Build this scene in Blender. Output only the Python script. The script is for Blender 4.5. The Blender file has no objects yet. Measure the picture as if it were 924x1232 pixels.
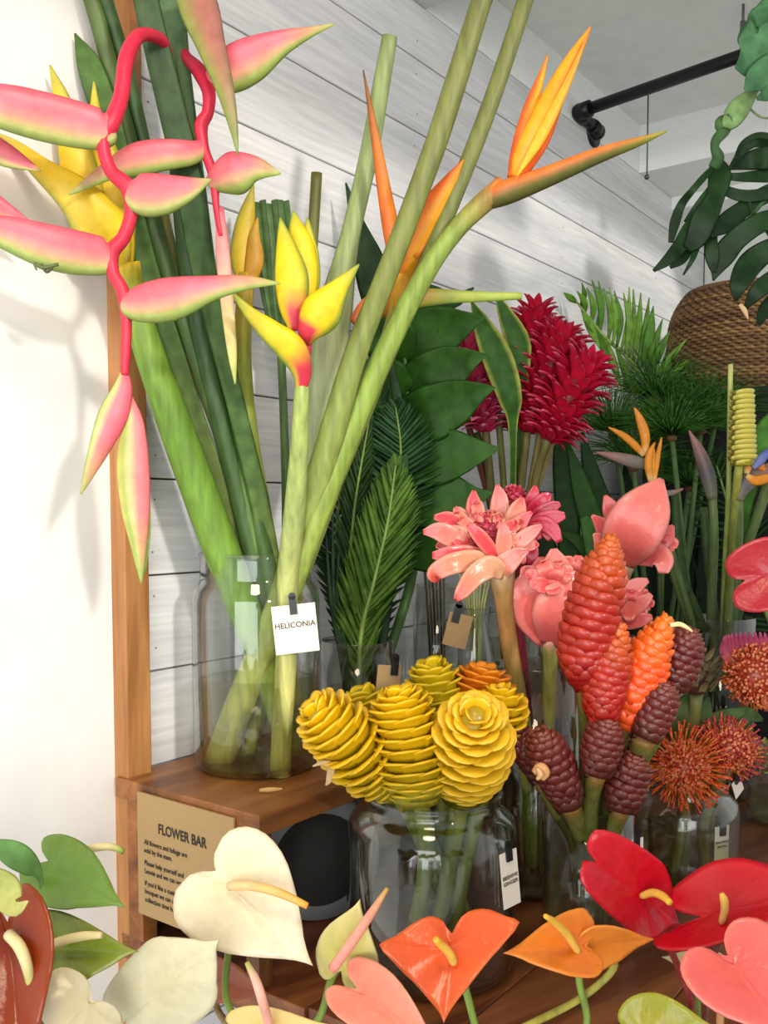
import bpy, math, random
from mathutils import Vector, Matrix
random.seed(7)
scn = bpy.context.scene
COL = scn.collection
FPX, CU, PV, CZ = 1120.0, 462.0, 679.0, 1.5     # focal length and principal point in photo pixels, eye height
PITCH = math.atan(65.0 / FPX)

# ---------------------------------------------------------------- camera, light, exposure
cam = bpy.data.objects.new('camera', bpy.data.cameras.new('camera'))
COL.objects.link(cam)
cam.data.sensor_fit = 'VERTICAL'; cam.data.sensor_height = 36.0; cam.data.sensor_width = 27.0
cam.data.lens = 36.0 * FPX / 1232.0
cam.data.shift_y = (PV - 616.0) / 1232.0
cam.data.clip_start = 0.02
cam.location = (0, 0, CZ); cam.rotation_euler = (math.pi / 2 - PITCH, 0, 0)
scn.camera = cam
vs = scn.view_settings
vs.view_transform = 'Standard'; vs.look = 'None'; vs.gamma = 1.0; vs.exposure = 0.0; vs.use_curve_mapping = False
scn.cycles.use_denoising = True
scn.cycles.transparent_max_bounces = 32
scn.cycles.max_bounces = 8

wd = bpy.data.worlds.new('world'); scn.world = wd; wd.use_nodes = True
wb = wd.node_tree.nodes['Background']
wb.inputs[0].default_value = (0.95, 0.975, 1.0, 1); wb.inputs[1].default_value = 0.74

def light(name, kind, loc, target, energy, color, **kw):
    l = bpy.data.lights.new(name, kind); l.energy = energy; l.color = color
    for k, v in kw.items(): setattr(l, k, v)
    o = bpy.data.objects.new(name, l); COL.objects.link(o); o.location = loc
    o.rotation_euler = (Vector(target) - Vector(loc)).to_track_quat('-Z', 'Y').to_euler()
    return o
# daylight through the shop front behind the camera, the low sun in it, a warm pendant over the counter
SUN_DIR = Vector((0.50, -0.80, 0.27)).normalized()
light('sun', 'SUN', SUN_DIR * 5 + Vector((0, 1.2, 1.5)), (0, 1.2, 1.5), 1.7, (1.0, 0.94, 0.86), angle=math.radians(4))
light('shop_front_daylight', 'AREA', (-0.9, -3.3, 1.45), (0.2, 1.5, 1.75), 155, (0.95, 0.98, 1.0), shape='RECTANGLE', size=3.4, size_y=2.6)
light('counter_pendant_light', 'AREA', (-0.05, 0.2, 2.3), (-0.1, 0.95, 1.0), 6.5, (1.0, 0.80, 0.58), shape='DISK', size=0.35)

# ---------------------------------------------------------------- helpers
def lin(h):
    h = h.lstrip('#')
    o = []
    for i in (0, 2, 4):
        c = int(h[i:i + 2], 16) / 255.0
        o.append(c / 12.92 if c <= 0.04045 else ((c + 0.055) / 1.055) ** 2.4)
    return tuple(o)
def mix(a, b, t):
    t = max(0.0, min(1.0, t)); return tuple(x + (y - x) * t for x, y in zip(a, b))
def grad(*stops):
    st = [(p, lin(c) if isinstance(c, str) else c) for p, c in stops]
    def g(x):
        if x <= st[0][0]: return st[0][1]
        for (p0, c0), (p1, c1) in zip(st, st[1:]):
            if x <= p1: return mix(c0, c1, (x - p0) / (p1 - p0 + 1e-9))
        return st[-1][1]
    return g
SP, CP = math.sin(PITCH), math.cos(PITCH)
def W(u, v, d):
    """the place at depth d (metres in front of the eye) that the photo shows at pixel u, v"""
    yc = -(v - PV) / FPX; xc = (u - CU) / FPX
    y = CP + yc * SP; z = yc * CP - SP
    return Vector((xc / y * d, d, CZ + z / y * d))
EYE = Vector((0, 0, CZ))

class MB:
    def __init__(s): s.v = []; s.f = []; s.c = []
    def add(s, v, f, c):
        b = len(s.v); s.v += [tuple(p) for p in v]; s.f += [tuple(i + b for i in q) for q in f]
        s.c += list(c) if isinstance(c, list) else [c] * len(v)
        return s
    def box(s, o, ax, ay, az, c=(1, 1, 1)):
        o, ax, ay, az = map(Vector, (o, ax, ay, az))
        v = [o, o + ax, o + ax + ay, o + ay, o + az, o + ax + az, o + ax + ay + az, o + ay + az]
        f = [(3, 2, 1, 0), (4, 5, 6, 7), (0, 1, 5, 4), (1, 2, 6, 5), (2, 3, 7, 6), (3, 0, 4, 7)]
        if ax.cross(ay).dot(az) < 0: f = [q[::-1] for q in f]
        return s.add(v, f, c)
    def mesh(s, name, smooth=True):
        m = bpy.data.meshes.new(name); m.from_pydata(s.v, [], s.f)
        a = m.color_attributes.new('Col', 'FLOAT_COLOR', 'POINT')
        flat = []
        for c in s.c: flat += [c[0], c[1], c[2], 1.0]
        a.data.foreach_set('color', flat)
        if smooth: m.polygons.foreach_set('use_smooth', [True] * len(m.polygons))
        m.update(); return m

def link(o, parent=None):
    COL.objects.link(o)
    if parent is not None:
        o.parent = parent
        o.matrix_parent_inverse = PW.get(parent.name, Matrix()).inverted()
    return o
PW = {}    # world matrices of the things at the time they are built
def tag(o, label, cat, group=None, kind=None):
    if label: o['label'] = label
    if cat: o['category'] = cat
    if group: o['group'] = group
    if kind: o['kind'] = kind
    return o
def thing(name, label, cat, base, group=None):
    o = bpy.data.objects.new(name, None); COL.objects.link(o); o.empty_display_size = 0.02
    o.location = base; PW[o.name] = Matrix.Translation(Vector(base))
    return tag(o, label, cat, group)
def part(parent, name, mb, mat, smooth=True, label=None, kind=None):
    o = bpy.data.objects.new(name, mb.mesh(name, smooth) if isinstance(mb, MB) else mb)
    if mat and not o.data.materials: o.data.materials.append(mat)
    link(o, parent); PW[o.name] = Matrix()
    if label: o['label'] = label
    if kind: o['kind'] = kind
    return o
def piece(parent, name, me, mw):
    o = bpy.data.objects.new(name, me); link(o, parent); o.matrix_basis = mw; return o
def solo(name, mb, mat, label, cat, group=None, smooth=True, kind=None):
    return tag(part(None, name, mb, mat, smooth), label, cat, group, kind)
def bevel(o, w, n=2):
    b = o.modifiers.new('bevel', 'BEVEL'); b.width = w; b.segments = n; b.limit_method = 'ANGLE'; return o

def cr(P, t):
    """Catmull-Rom through a list of tuples, t in 0..len-1"""
    n = len(P) - 1; i = min(int(t), n - 1); x = t - i
    p1, p2 = P[i], P[i + 1]
    p0 = P[i - 1] if i > 0 else [2 * a - b for a, b in zip(p1, p2)]
    p3 = P[i + 2] if i + 2 <= n else [2 * b - a for a, b in zip(p1, p2)]
    return [0.5 * (2 * b + (c - a) * x + (2 * a - 5 * b + 4 * c - d) * x * x + (3 * b - a - 3 * c + d) * x ** 3) for a, b, c, d in zip(p0, p1, p2, p3)]
def path(pts, hw, k=5, d=None):
    """pixel path with depths -> list of (world point, half width in metres)"""
    Q = []
    for i, p in enumerate(pts):
        dd = p[2] if len(p) > 2 else (d[i] if isinstance(d, (list, tuple)) else d)
        w = hw[i] if isinstance(hw, (list, tuple)) else hw
        q = W(p[0], p[1], dd); Q.append((q.x, q.y, q.z, w * dd / FPX))
    out = []
    n = (len(Q) - 1) * k
    for i in range(n + 1):
        r = cr(Q, i / k); out.append((Vector(r[:3]), max(r[3], 0.0002)))
    return out
def frames(pp, roll=0.0):
    fr = []; S0 = None
    for i, (p, w) in enumerate(pp):
        a = pp[max(i - 1, 0)][0]; b = pp[min(i + 1, len(pp) - 1)][0]
        T = (b - a)
        T = T.normalized() if T.length > 1e-9 else Vector((0, 0, 1))
        S = T.cross((p - EYE).normalized())
        if S.length < 0.25 and S0 is not None: S = S0 - T * S0.dot(T)
        S.normalize(); S0 = S
        N = S.cross(T)
        if roll:
            r = roll[0] + (roll[1] - roll[0]) * i / (len(pp) - 1) if isinstance(roll, (tuple, list)) else roll
            S, N = S * math.cos(r) + N * math.sin(r), N * math.cos(r) - S * math.sin(r)
        fr.append((p, w, T, S, N))
    return fr
def loft(mb, pts, hw, col, d=None, thick=1.0, n=10, k=5, roll=0.0, fold=0.0, wave=0.0, wn=9):
    """closed body swept along a path: half width hw across, thick*hw deep, folded along its midrib by fold"""
    if callable(col): cf = col
    else:
        cc = lin(col) if isinstance(col, str) else col
        cf = lambda t, s: cc
    fr = frames(path(pts, hw, k, d), roll)
    V, F, C = [], [], []
    m = len(fr)
    for i, (p, w, T, S, N) in enumerate(fr):
        t = i / (m - 1)
        for j in range(n):
            a = 2 * math.pi * j / n; s = math.cos(a)
            off = fold * w * abs(s) + (wave * w * s * s * math.sin(t * wn * 3.1) if wave else 0)
            V.append(p + S * (w * s) + N * (w * thick * math.sin(a) - off)); C.append(cf(t, s))
    for i in range(m - 1):
        for j in range(n):
            F.append((i * n + j, i * n + (j + 1) % n, (i + 1) * n + (j + 1) % n, (i + 1) * n + j))
    F.append(tuple(range(n))[::-1]); F.append(tuple((m - 1) * n + j for j in range(n)))
    return mb.add(V, F, C)
def lofted(parent, name, pts, hw, col, mat, label=None, **kw):
    return part(parent, name, loft(MB(), pts, hw, col, **kw), mat, label=label)
def lathe(mb, prof, cen, col=(1, 1, 1), n=40, closed=False):
    V, F = [], []; m = len(prof); cen = Vector(cen)
    for r, z in prof:
        for j in range(n):
            a = 2 * math.pi * j / n; V.append(cen + Vector((r * math.cos(a), r * math.sin(a), z)))
    for i in range(m if closed else m - 1):
        i2 = (i + 1) % m
        for j in range(n):
            F.append((i * n + j, i * n + (j + 1) % n, i2 * n + (j + 1) % n, i2 * n + j))
    return mb.add(V, F, col)

# ---------------------------------------------------------------- materials
def nodes(name):
    m = bpy.data.materials.new(name); m.use_nodes = True
    nt = m.node_tree; return m, nt, nt.nodes, nt.links, nt.nodes['Principled BSDF']
def setp(b, **kw):
    for k, v in kw.items(): b.inputs[k.replace('_', ' ')].default_value = v
def organic(name, rough=0.45, var=0.18, scale=60.0, bump=0.15, coat=0.0, sss=0.0, trans=0.0, stretch=(1, 1, 1), spec=0.4):
    """colour from the petal's own colouring, with fine mottling and relief"""
    m, nt, N, L, b = nodes(name)
    at = N.new('ShaderNodeAttribute'); at.attribute_name = 'Col'
    tc = N.new('ShaderNodeTexCoord'); mp = N.new('ShaderNodeMapping'); mp.inputs['Scale'].default_value = stretch
    nz = N.new('ShaderNodeTexNoise'); nz.inputs['Scale'].default_value = scale; nz.inputs['Detail'].default_value = 4
    L.new(tc.outputs['Object'], mp.inputs[0]); L.new(mp.outputs[0], nz.inputs['Vector'])
    mr = N.new('ShaderNodeMapRange'); mr.inputs[3].default_value = 1 - var * 1.4; mr.inputs[4].default_value = 1 + var
    mr.inputs[1].default_value = 0.3; mr.inputs[2].default_value = 0.7
    L.new(nz.outputs[0], mr.inputs[0])
    mx = N.new('ShaderNodeMix'); mx.data_type = 'RGBA'; mx.blend_type = 'MULTIPLY'; mx.inputs[0].default_value = 1
    L.new(at.outputs['Color'], mx.inputs[6]); L.new(mr.outputs[0], mx.inputs[7]); L.new(mx.outputs[2], b.inputs['Base Color'])
    setp(b, Roughness=rough, Specular_IOR_Level=spec)
    if coat: setp(b, Coat_Weight=coat, Coat_Roughness=0.12)
    if sss: setp(b, Subsurface_Weight=sss, Subsurface_Radius=(0.012, 0.006, 0.004), Subsurface_Scale=1.0)
    if bump:
        bp = N.new('ShaderNodeBump'); bp.inputs['Strength'].default_value = bump; bp.inputs['Distance'].default_value = 0.002
        L.new(nz.outputs[0], bp.inputs['Height']); L.new(bp.outputs[0], b.inputs['Normal'])
    if trans:
        tr = N.new('ShaderNodeBsdfTranslucent'); L.new(mx.outputs[2], tr.inputs[0])
        ms = N.new('ShaderNodeMixShader'); ms.inputs[0].default_value = trans
        L.new(b.outputs[0], ms.inputs[1]); L.new(tr.outputs[0], ms.inputs[2])
        L.new(ms.outputs[0], N['Material Output'].inputs[0])
    return m
PETAL = organic('petal', 0.42, 0.10, 70, 0.10, trans=0.18)
WAXY = organic('waxy_spathe', 0.28, 0.04, 110, 0.5, coat=0.15, trans=0.12)
STEM = organic('stem', 0.45, 0.22, 40, 0.10, stretch=(3, 3, .4), spec=0.3)
LEAF = organic('leaf', 0.5, 0.25, 50, 0.25, trans=0.12, spec=0.22)
CONE = organic('cone_bract', 0.33, 0.10, 60, 0.08, coat=0.15)
PLAIN = organic('plain', 0.6, 0.06, 40, 0.05)
def simple(name, col, rough=0.5, metal=0.0, **kw):
    m, nt, N, L, b = nodes(name)
    nz = N.new('ShaderNodeTexNoise'); nz.inputs['Scale'].default_value = 30; nz.inputs['Detail'].default_value = 3
    rp = N.new('ShaderNodeValToRGB')
    c = lin(col); rp.color_ramp.elements[0].color = (*[x * .9 for x in c], 1); rp.color_ramp.elements[1].color = (*[min(1, x * 1.08) for x in c], 1)
    L.new(nz.outputs[0], rp.inputs[0]); L.new(rp.outputs[0], b.inputs['Base Color'])
    setp(b, Roughness=rough, Metallic=metal, **kw); return m
def wood(name, c0, c1, c2, axis=(1, 12, 12), scale=4.0, rough=0.45, rot=0.0, dist=0.8):
    """stretched grain with rings; axis gives the stretch, rot turns it about z"""
    m, nt, N, L, b = nodes(name)
    tc = N.new('ShaderNodeTexCoord'); mp = N.new('ShaderNodeMapping'); mp.vector_type = 'TEXTURE'
    mp.inputs['Rotation'].default_value = (0, 0, rot)
    m2 = N.new('ShaderNodeMapping'); m2.inputs['Scale'].default_value = axis
    L.new(tc.outputs['Object'], mp.inputs[0]); L.new(mp.outputs[0], m2.inputs[0])
    oi = N.new('ShaderNodeObjectInfo'); ad = N.new('ShaderNodeVectorMath'); ad.operation = 'ADD'
    sc = N.new('ShaderNodeMath'); sc.operation = 'MULTIPLY'; sc.inputs[1].default_value = 17.0
    L.new(oi.outputs['Random'], sc.inputs[0]); L.new(m2.outputs[0], ad.inputs[0]); L.new(sc.outputs[0], ad.inputs[1])
    n1 = N.new('ShaderNodeTexNoise'); n1.inputs['Scale'].default_value = scale; n1.inputs['Detail'].default_value = 6; n1.inputs['Distortion'].default_value = dist
    n2 = N.new('ShaderNodeTexNoise'); n2.inputs['Scale'].default_value = scale * 7; n2.inputs['Detail'].default_value = 4
    L.new(ad.outputs[0], n1.inputs['Vector']); L.new(ad.outputs[0], n2.inputs['Vector'])
    rp = N.new('ShaderNodeValToRGB'); e = rp.color_ramp.elements
    e[0].position = 0.3; e[0].color = (*lin(c0), 1); e[1].position = 0.72; e[1].color = (*lin(c2), 1)
    x = e.new(0.5); x.color = (*lin(c1), 1)
    L.new(n1.outputs[0], rp.inputs[0])
    mr = N.new('ShaderNodeMapRange'); mr.inputs[1].default_value = 0.3; mr.inputs[2].default_value = 0.7; mr.inputs[3].default_value = 0.86; mr.inputs[4].default_value = 1.08
    L.new(n2.outputs[0], mr.inputs[0])
    mx = N.new('ShaderNodeMix'); mx.data_type = 'RGBA'; mx.blend_type = 'MULTIPLY'; mx.inputs[0].default_value = 1
    L.new(rp.outputs[0], mx.inputs[6]); L.new(mr.outputs[0], mx.inputs[7]); L.new(mx.outputs[2], b.inputs['Base Color'])
    setp(b, Roughness=rough)
    bp = N.new('ShaderNodeBump'); bp.inputs['Strength'].default_value = 0.15; bp.inputs['Distance'].default_value = 0.002
    L.new(n2.outputs[0], bp.inputs['Height']); L.new(bp.outputs[0], b.inputs['Normal'])
    return m
def glass(name, tint, lo=0.035, hi=0.75):
    """clear thin glass: straight through, with the usual gloss towards its edges"""
    m, nt, N, L, b = nodes(name); N.remove(b)
    lw = N.new('ShaderNodeLayerWeight'); lw.inputs['Blend'].default_value = 0.5
    pw = N.new('ShaderNodeMath'); pw.operation = 'POWER'; pw.inputs[1].default_value = 2.2
    mr = N.new('ShaderNodeMapRange'); mr.inputs[3].default_value = lo; mr.inputs[4].default_value = hi
    L.new(lw.outputs['Facing'], pw.inputs[0]); L.new(pw.outputs[0], mr.inputs[0])
    tr = N.new('ShaderNodeBsdfTransparent'); tr.inputs[0].default_value = (*tint, 1)
    gl = N.new('ShaderNodeBsdfGlossy'); gl.inputs['Roughness'].default_value = 0.03
    ms = N.new('ShaderNodeMixShader'); L.new(mr.outputs[0], ms.inputs[0])
    L.new(tr.outputs[0], ms.inputs[1]); L.new(gl.outputs[0], ms.inputs[2]); L.new(ms.outputs[0], N['Material Output'].inputs[0])
    return m
GLASS = glass('jar_glass', (0.94, 0.952, 0.938), 0.045, 0.95)
WATER = glass('vase_water', (0.86, 0.87, 0.72), 0.02, 0.45)
INK = simple('ink', '#2a231d', 0.7)
CARD = simple('white_card', '#e6dccb', 0.7)
KRAFT = simple('kraft_card', '#a4865a', 0.75)
CLIP = simple('black_clip', '#121212', 0.35)
IRON = simple('black_iron', '#141516', 0.42, 0.3)

# the plank wall runs away to the right; t along it, n out of it towards the eye
AL = math.atan(835.0 / FPX); DT = Vector((math.sin(AL), math.cos(AL), 0)); DN = Vector((math.cos(AL), -math.sin(AL), 0))
P0 = W(177, 614, 1.235); P0.z = 0
def wp(t, n, z): q = P0 + DT * t + DN * n; q.z = z; return q
def t_at(u, n):
    """t on the plane n where the photo column u meets it at eye height"""
    k = W(u, 614, 1.0).x; o = P0 + DN * n
    return (k * o.y - o.x) / (DT.x - k * DT.y)
UP = Vector((0, 0, 1))
TABLE_Z, SHELF_Z, CEIL_Z, COFFER_Z = CZ - 0.55, CZ - 0.344, CZ + 0.915, CZ + 1.04
ROT = math.pi / 2 - AL

# ================================================================ the room
WHITEWASH = wood('whitewashed_plank', '#d3d4d7', '#dfdfe1', '#e8e8e7', axis=(0.7, 14, 11), scale=1.9, rough=0.5, rot=ROT, dist=0.0)
PAINT = simple('white_paint', '#e4e3df', 0.55)
CEILP = simple('ceiling_paint', '#eef1ee', 0.8)
BACKP = simple('panel_paint', '#dfe3de', 0.6)
GROOVE = simple('groove_shadow_board', '#3a3632', 0.9)
PINE = wood('pine_post', '#85532a', '#a8713f', '#c08d57', axis=(14, 14, 1.3), scale=1.6, rough=0.5)
def struct(name, mb, mat, parent=None, smooth=False):
    o = part(parent, name, mb, mat, smooth)
    if parent is None: o['kind'] = 'structure'
    return o
struct('floor', MB().box((-3.5, -3.2, -0.05), (8, 0, 0), (0, 8.5, 0), (0, 0, 0.05)), simple('concrete_floor', '#c4bfb6', 0.6))
T_END = t_at(841, 0)
# plank wall: a dark batten board behind, the planks each on its own with open joints
back = struct('wall_back', MB().box(wp(-0.03, -0.05, 0), DT * (T_END + 0.05), DN * 0.03, UP * (CEIL_Z)), GROOVE)
zj = W(177, 575.5, 1.235).z; PH = 0.129
k0 = math.floor((0.0 - zj) / PH)
for k in range(k0, 60):
    z0 = zj + k * PH; z1 = min(z0 + PH, CEIL_Z)
    z0 = max(z0, 0)
    if z1 - z0 < 0.02: continue
    o = struct('plank', MB().box(wp(0.0, -0.02, z0 + 0.0012), DT * T_END, DN * 0.02, UP * (z1 - z0 - 0.0024)), WHITEWASH, back)
    bevel(o, 0.0012, 1)
# nail heads along the stud lines
mbn = MB()
for k in range(4, 19):
    for tt in (0.012, 0.62, 1.22, 1.82):
        for dz in (0.03, 0.1):
            c = wp(tt + random.uniform(-.006, .006), 0.0003, zj - 6 * PH + k * PH + dz)
            if c.z < CEIL_Z - .01: mbn.box(c, DT * 0.0022, DN * 0.0006, UP * 0.0022, lin('#77736c'))
nl = part(back, 'nail_heads', mbn, PLAIN, False); nl['kind'] = 'stuff'
struct('wall_left', MB().box(wp(-2.4, -0.06, 0), DT * (2.4 + t_at(143, 0)), DN * 0.055, UP * CEIL_Z), PAINT)
ta, tb = t_at(149, 0.022), t_at(178.5, 0.022)
o = struct('trim_1', MB().box(wp(ta, -0.05, 0), DT * (tb - ta), DN * 0.072, UP * CEIL_Z), PINE); bevel(o, 0.002, 2)
# white panelled wall at the end, with one groove per board
wr = struct('wall_right', MB().box(wp(T_END + 0.02, -0.06, 0), DN * 3.2, DT * 0.05, UP * (CEIL_Z + .3)), GROOVE)
for k in range(8):
    o = struct('panel', MB().box(wp(T_END, 0.002 + k * 0.4, 0), DN * 0.397, DT * 0.02, UP * (CEIL_Z + .3)), BACKP, wr); bevel(o, 0.0015, 1)
# ceiling: low boards, a shallow coffer over the counter, beams beyond it
CEIL_N = 1.06
ca, cb = t_at(511, 0) , t_at(763, 0)
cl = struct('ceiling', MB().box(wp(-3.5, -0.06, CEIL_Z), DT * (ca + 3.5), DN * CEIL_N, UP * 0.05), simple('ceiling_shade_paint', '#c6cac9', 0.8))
struct('ceiling_coffer', MB().box(wp(ca - .05, -0.06, COFFER_Z), DT * (cb - ca + .1), DN * CEIL_N, UP * 0.05)
       .box(wp(ca, -0.06, CEIL_Z), DT * (cb - ca), DN * 0.06, UP * (COFFER_Z - CEIL_Z))
       .box(wp(cb, -0.06, CEIL_Z + .05), DT * 0.03, DN * CEIL_N, UP * (COFFER_Z - CEIL_Z - .05))
       .box(wp(ca - .03, -0.06, CEIL_Z + .05), DT * 0.03, DN * CEIL_N, UP * (COFFER_Z - CEIL_Z - .05)), CEILP)
fc = struct('ceiling_far', MB().box(wp(cb, -0.06, CEIL_Z), DT * 2.2, DN * CEIL_N, UP * 0.05), CEILP)
for tt, w in ((cb + .25, .14), (cb + .62, .16)):
    o = struct('ceiling_board', MB().box(wp(tt, 0, CEIL_Z - .035), DT * w, DN * (CEIL_N - .1), UP * 0.035), CEILP, fc)

# unseen wall added behind the eye to keep the sun off the right side
wf = struct('wall_sun_block', MB().box((1.75, -1.05, 0), (2.6, 0, 0), (0, 0.1, 0), (0, 0, 2.9)), PAINT)
struct('sun_block_bar', MB().box((0.15, -1.04, 1.50), (1.6, 0, 0), (0, 0.08, 0), (0, 0, 0.36)), PAINT, wf)  # unseen bar added to shade the foreground anthuriums from the sun

# ---------------------------------------------------------------- black pipe rail under the ceiling
e1 = W(697, 135, 2.25); e2 = e1 + DT * 0.105 - UP * 0.012; e3 = e2 - UP * 0.03 + DT * 0.0
pend = W(890, 67, 1.98); pd = (pend - e1); pd.z = 0; pend = e1 + pd * 1.9
def tube(mb, a, b, r, n=14, col=(1, 1, 1), r2=None):
    a, b = Vector(a), Vector(b); T = (b - a).normalized(); S = T.orthogonal().normalized(); N = T.cross(S); V = []
    for p, rr in ((a, r), (b, r if r2 is None else r2)):
        for j in range(n):
            x = 2 * math.pi * j / n; V.append(p + S * (rr * math.cos(x)) + N * (rr * math.sin(x)))
    F = [(j, (j + 1) % n, n + (j + 1) % n, n + j) for j in range(n)] + [tuple(range(n))[::-1], tuple(range(n, 2 * n))]
    return mb.add(V, F, col)
def ball(mb, c, r, n=12, col=(1, 1, 1), sc=(1, 1, 1)):
    V, F = [], []; m = n // 2
    for i in range(m + 1):
        th = math.pi * i / m
        for j in range(n):
            a = 2 * math.pi * j / n
            V.append(Vector(c) + Vector((r * sc[0] * math.sin(th) * math.cos(a), r * sc[1] * math.sin(th) * math.sin(a), r * sc[2] * math.cos(th))))
    for i in range(m):
        for j in range(n): F.append((i * n + j, (i + 1) * n + j, (i + 1) * n + (j + 1) % n, i * n + (j + 1) % n))
    return mb.add(V, F, col)
rail = thing('pipe_rail', 'black iron pipe rail with an elbow hung under the ceiling', 'rail', e1)
part(rail, 'pipe', tube(MB(), e1, pend, 0.0135), IRON)
part(rail, 'elbow', ball(tube(tube(MB(), e1, e1 + (pend - e1).normalized() * 0.03, 0.019), e1, e1 + (e2 - e1).normalized() * 0.03, 0.019), e1, 0.0195), IRON)
part(rail, 'nipple', tube(MB(), e1, e2, 0.0125), IRON)
part(rail, 'wall_elbow', ball(tube(tube(MB(), e2 + (e1 - e2).normalized() * 0.03, e2, 0.018), e2, e2 - DN * 0.06, 0.018), e2, 0.019), IRON)
fl = e2 - DN * ((e2 - P0).dot(DN))
part(rail, 'flange', tube(tube(MB(), e2, fl, 0.0125), fl, fl + DN * 0.006, 0.034, 20), IRON)
rd = e1 + (W(893, 66, 1.98) - e1) * 1.0; rd.z = e1.z
part(rail, 'hanger_rod', tube(tube(MB(), rd, Vector((rd.x, rd.y, COFFER_Z)), 0.003, 8), rd, rd + UP * 0.07, 0.006, 8), simple('grey_steel', '#80868a', 0.4, 0.6))
hw0 = e1 + (W(780, 105, 2.13) - e1); hw0.z = e1.z
hb = W(779, 213, hw0.y); hb.x = hw0.x
part(rail, 'hanging_wire', ball(tube(MB(), hw0, hb, 0.0016, 8), hb, 0.006), simple('dark_steel', '#4a4e50', 0.4, 0.6))

# ---------------------------------------------------------------- counter and the raised shelf on it
TABW = wood('table_wood', '#44200f', '#6d3a1d', '#8a532c', axis=(14, 1.2, 14), scale=1.7, rough=0.34, rot=-0.9)
SHELFW = wood('shelf_wood', '#5d3318', '#8a5428', '#a36c3a', axis=(1.1, 13, 13), scale=1.6, rough=0.42, rot=ROT)
DARKW = wood('dark_wood', '#3b2413', '#553318', '#6b431f', axis=(13, 13, 1.2), scale=1.8, rough=0.5)
tab = thing('counter', 'reddish brown wooden counter that carries the vases of flowers', 'counter', (0.3, 1.2, 0))
# counter boards run along the wall, n from the wall outwards
n0 = 0.003
for k in range(7):
    o = part(tab, 'board', MB().box(wp(-0.05 if k > 1 else ta, n0 + k * 0.16, TABLE_Z - 0.035), DT * 2.25, DN * 0.1588, UP * 0.035), TABW, False); bevel(o, 0.0015, 2)
for (tt, nn) in ((0.08, 0.1), (0.08, 1.0), (2.05, 0.1), (2.05, 1.0)):
    part(tab, 'leg', MB().box(wp(tt, nn, 0), DT * 0.07, DN * 0.07, UP * (TABLE_Z - 0.035)), DARKW, False)
ts = t_at(149.5, 0.03); SD = 0.2365 + 0.024
sh = thing('display_shelf', 'raised wooden shelf on the counter with an open front', 'shelf', wp(ts, 0.1, TABLE_Z))
o = part(sh, 'top_board', MB().box(wp(ts, 0.0025, SHELF_Z - 0.026), DT * (1.16 - ts), DN * (SD - 0.0025), UP * 0.026), SHELFW, False); bevel(o, 0.0015, 2)
for tt in (ts + 0.002, ts + .42, 1.12):
    for n1, nw in ((0.024, 0.028), (SD - 0.024, 0.020)):
        part(sh, 'post', MB().box(wp(tt, n1, TABLE_Z), DT * 0.022, DN * nw, UP * (SHELF_Z - 0.026 - TABLE_Z)), DARKW if n1 > .1 else SHELFW, False)
part(sh, 'back_panel', MB().box(wp(ts + .03, 0.004, TABLE_Z), DT * 1.08, DN * 0.01, UP * (SHELF_Z - 0.03 - TABLE_Z)), simple('shelf_back_paint', '#7a7a78', 0.7), False)

def text_on(parent, name, s, size, org, xd, up, mat, nd=None, off=0.0006, bold=0.0, align='LEFT', squeeze=1.0):
    cu = bpy.data.curves.new(name, 'FONT'); cu.body = s; cu.size = size; cu.offset = bold; cu.align_x = align; cu.extrude = 0.0001
    t = bpy.data.objects.new(name, cu)
    me = bpy.data.meshes.new_from_object(t); bpy.data.objects.remove(t); bpy.data.curves.remove(cu)
    me.materials.clear(); me.materials.append(mat); me.name = name
    xd, up = Vector(xd).normalized(), Vector(up).normalized(); zd = xd.cross(up)
    M = Matrix((xd * squeeze, up, zd)).transposed().to_4x4(); M.translation = Vector(org) + zd * off
    return piece(parent, name, me, M)
# the sign hangs on the left end of the shelf, facing the door
s0, s1 = 0.052, 0.052 + 0.172
zt = SHELF_Z - 0.009; zb = zt - 0.156
sg = thing('sign_board', 'kraft card sign reading FLOWER BAR on the end of the wooden shelf', 'sign', wp(ts, s0, zb))
sb = part(sg, 'card', MB().box(wp(ts - 0.0045, s0, zb), DT * 0.003, DN * (s1 - s0), UP * (zt - zb)), KRAFT, False)
fo = wp(ts - 0.0045, s0, 0)
def sline(s, du, dz, size, bold=0.0, sq=1.0): text_on(sb, 'lettering', s, size, Vector((fo.x, fo.y, zt - dz)) + DN * du, DN, UP, INK, bold=bold, squeeze=sq)
sline('FLOWER BAR', 0.040, 0.045, 0.0175, 0.0004, 0.82)
for i, (s, dz) in enumerate((('All flowers and foliage are', 0.064), ('sold by the stem.', 0.0745), ('Please help yourself and', 0.0905), ('Leonie and we can wrap', 0.101),
                             ("If you'd like a custom", 0.1165), ('bouquet we can at any', 0.127), ('collection time home', 0.1375))):
    sline(s, 0.013, dz, 0.0088, 0.00012, 0.86)
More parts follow.
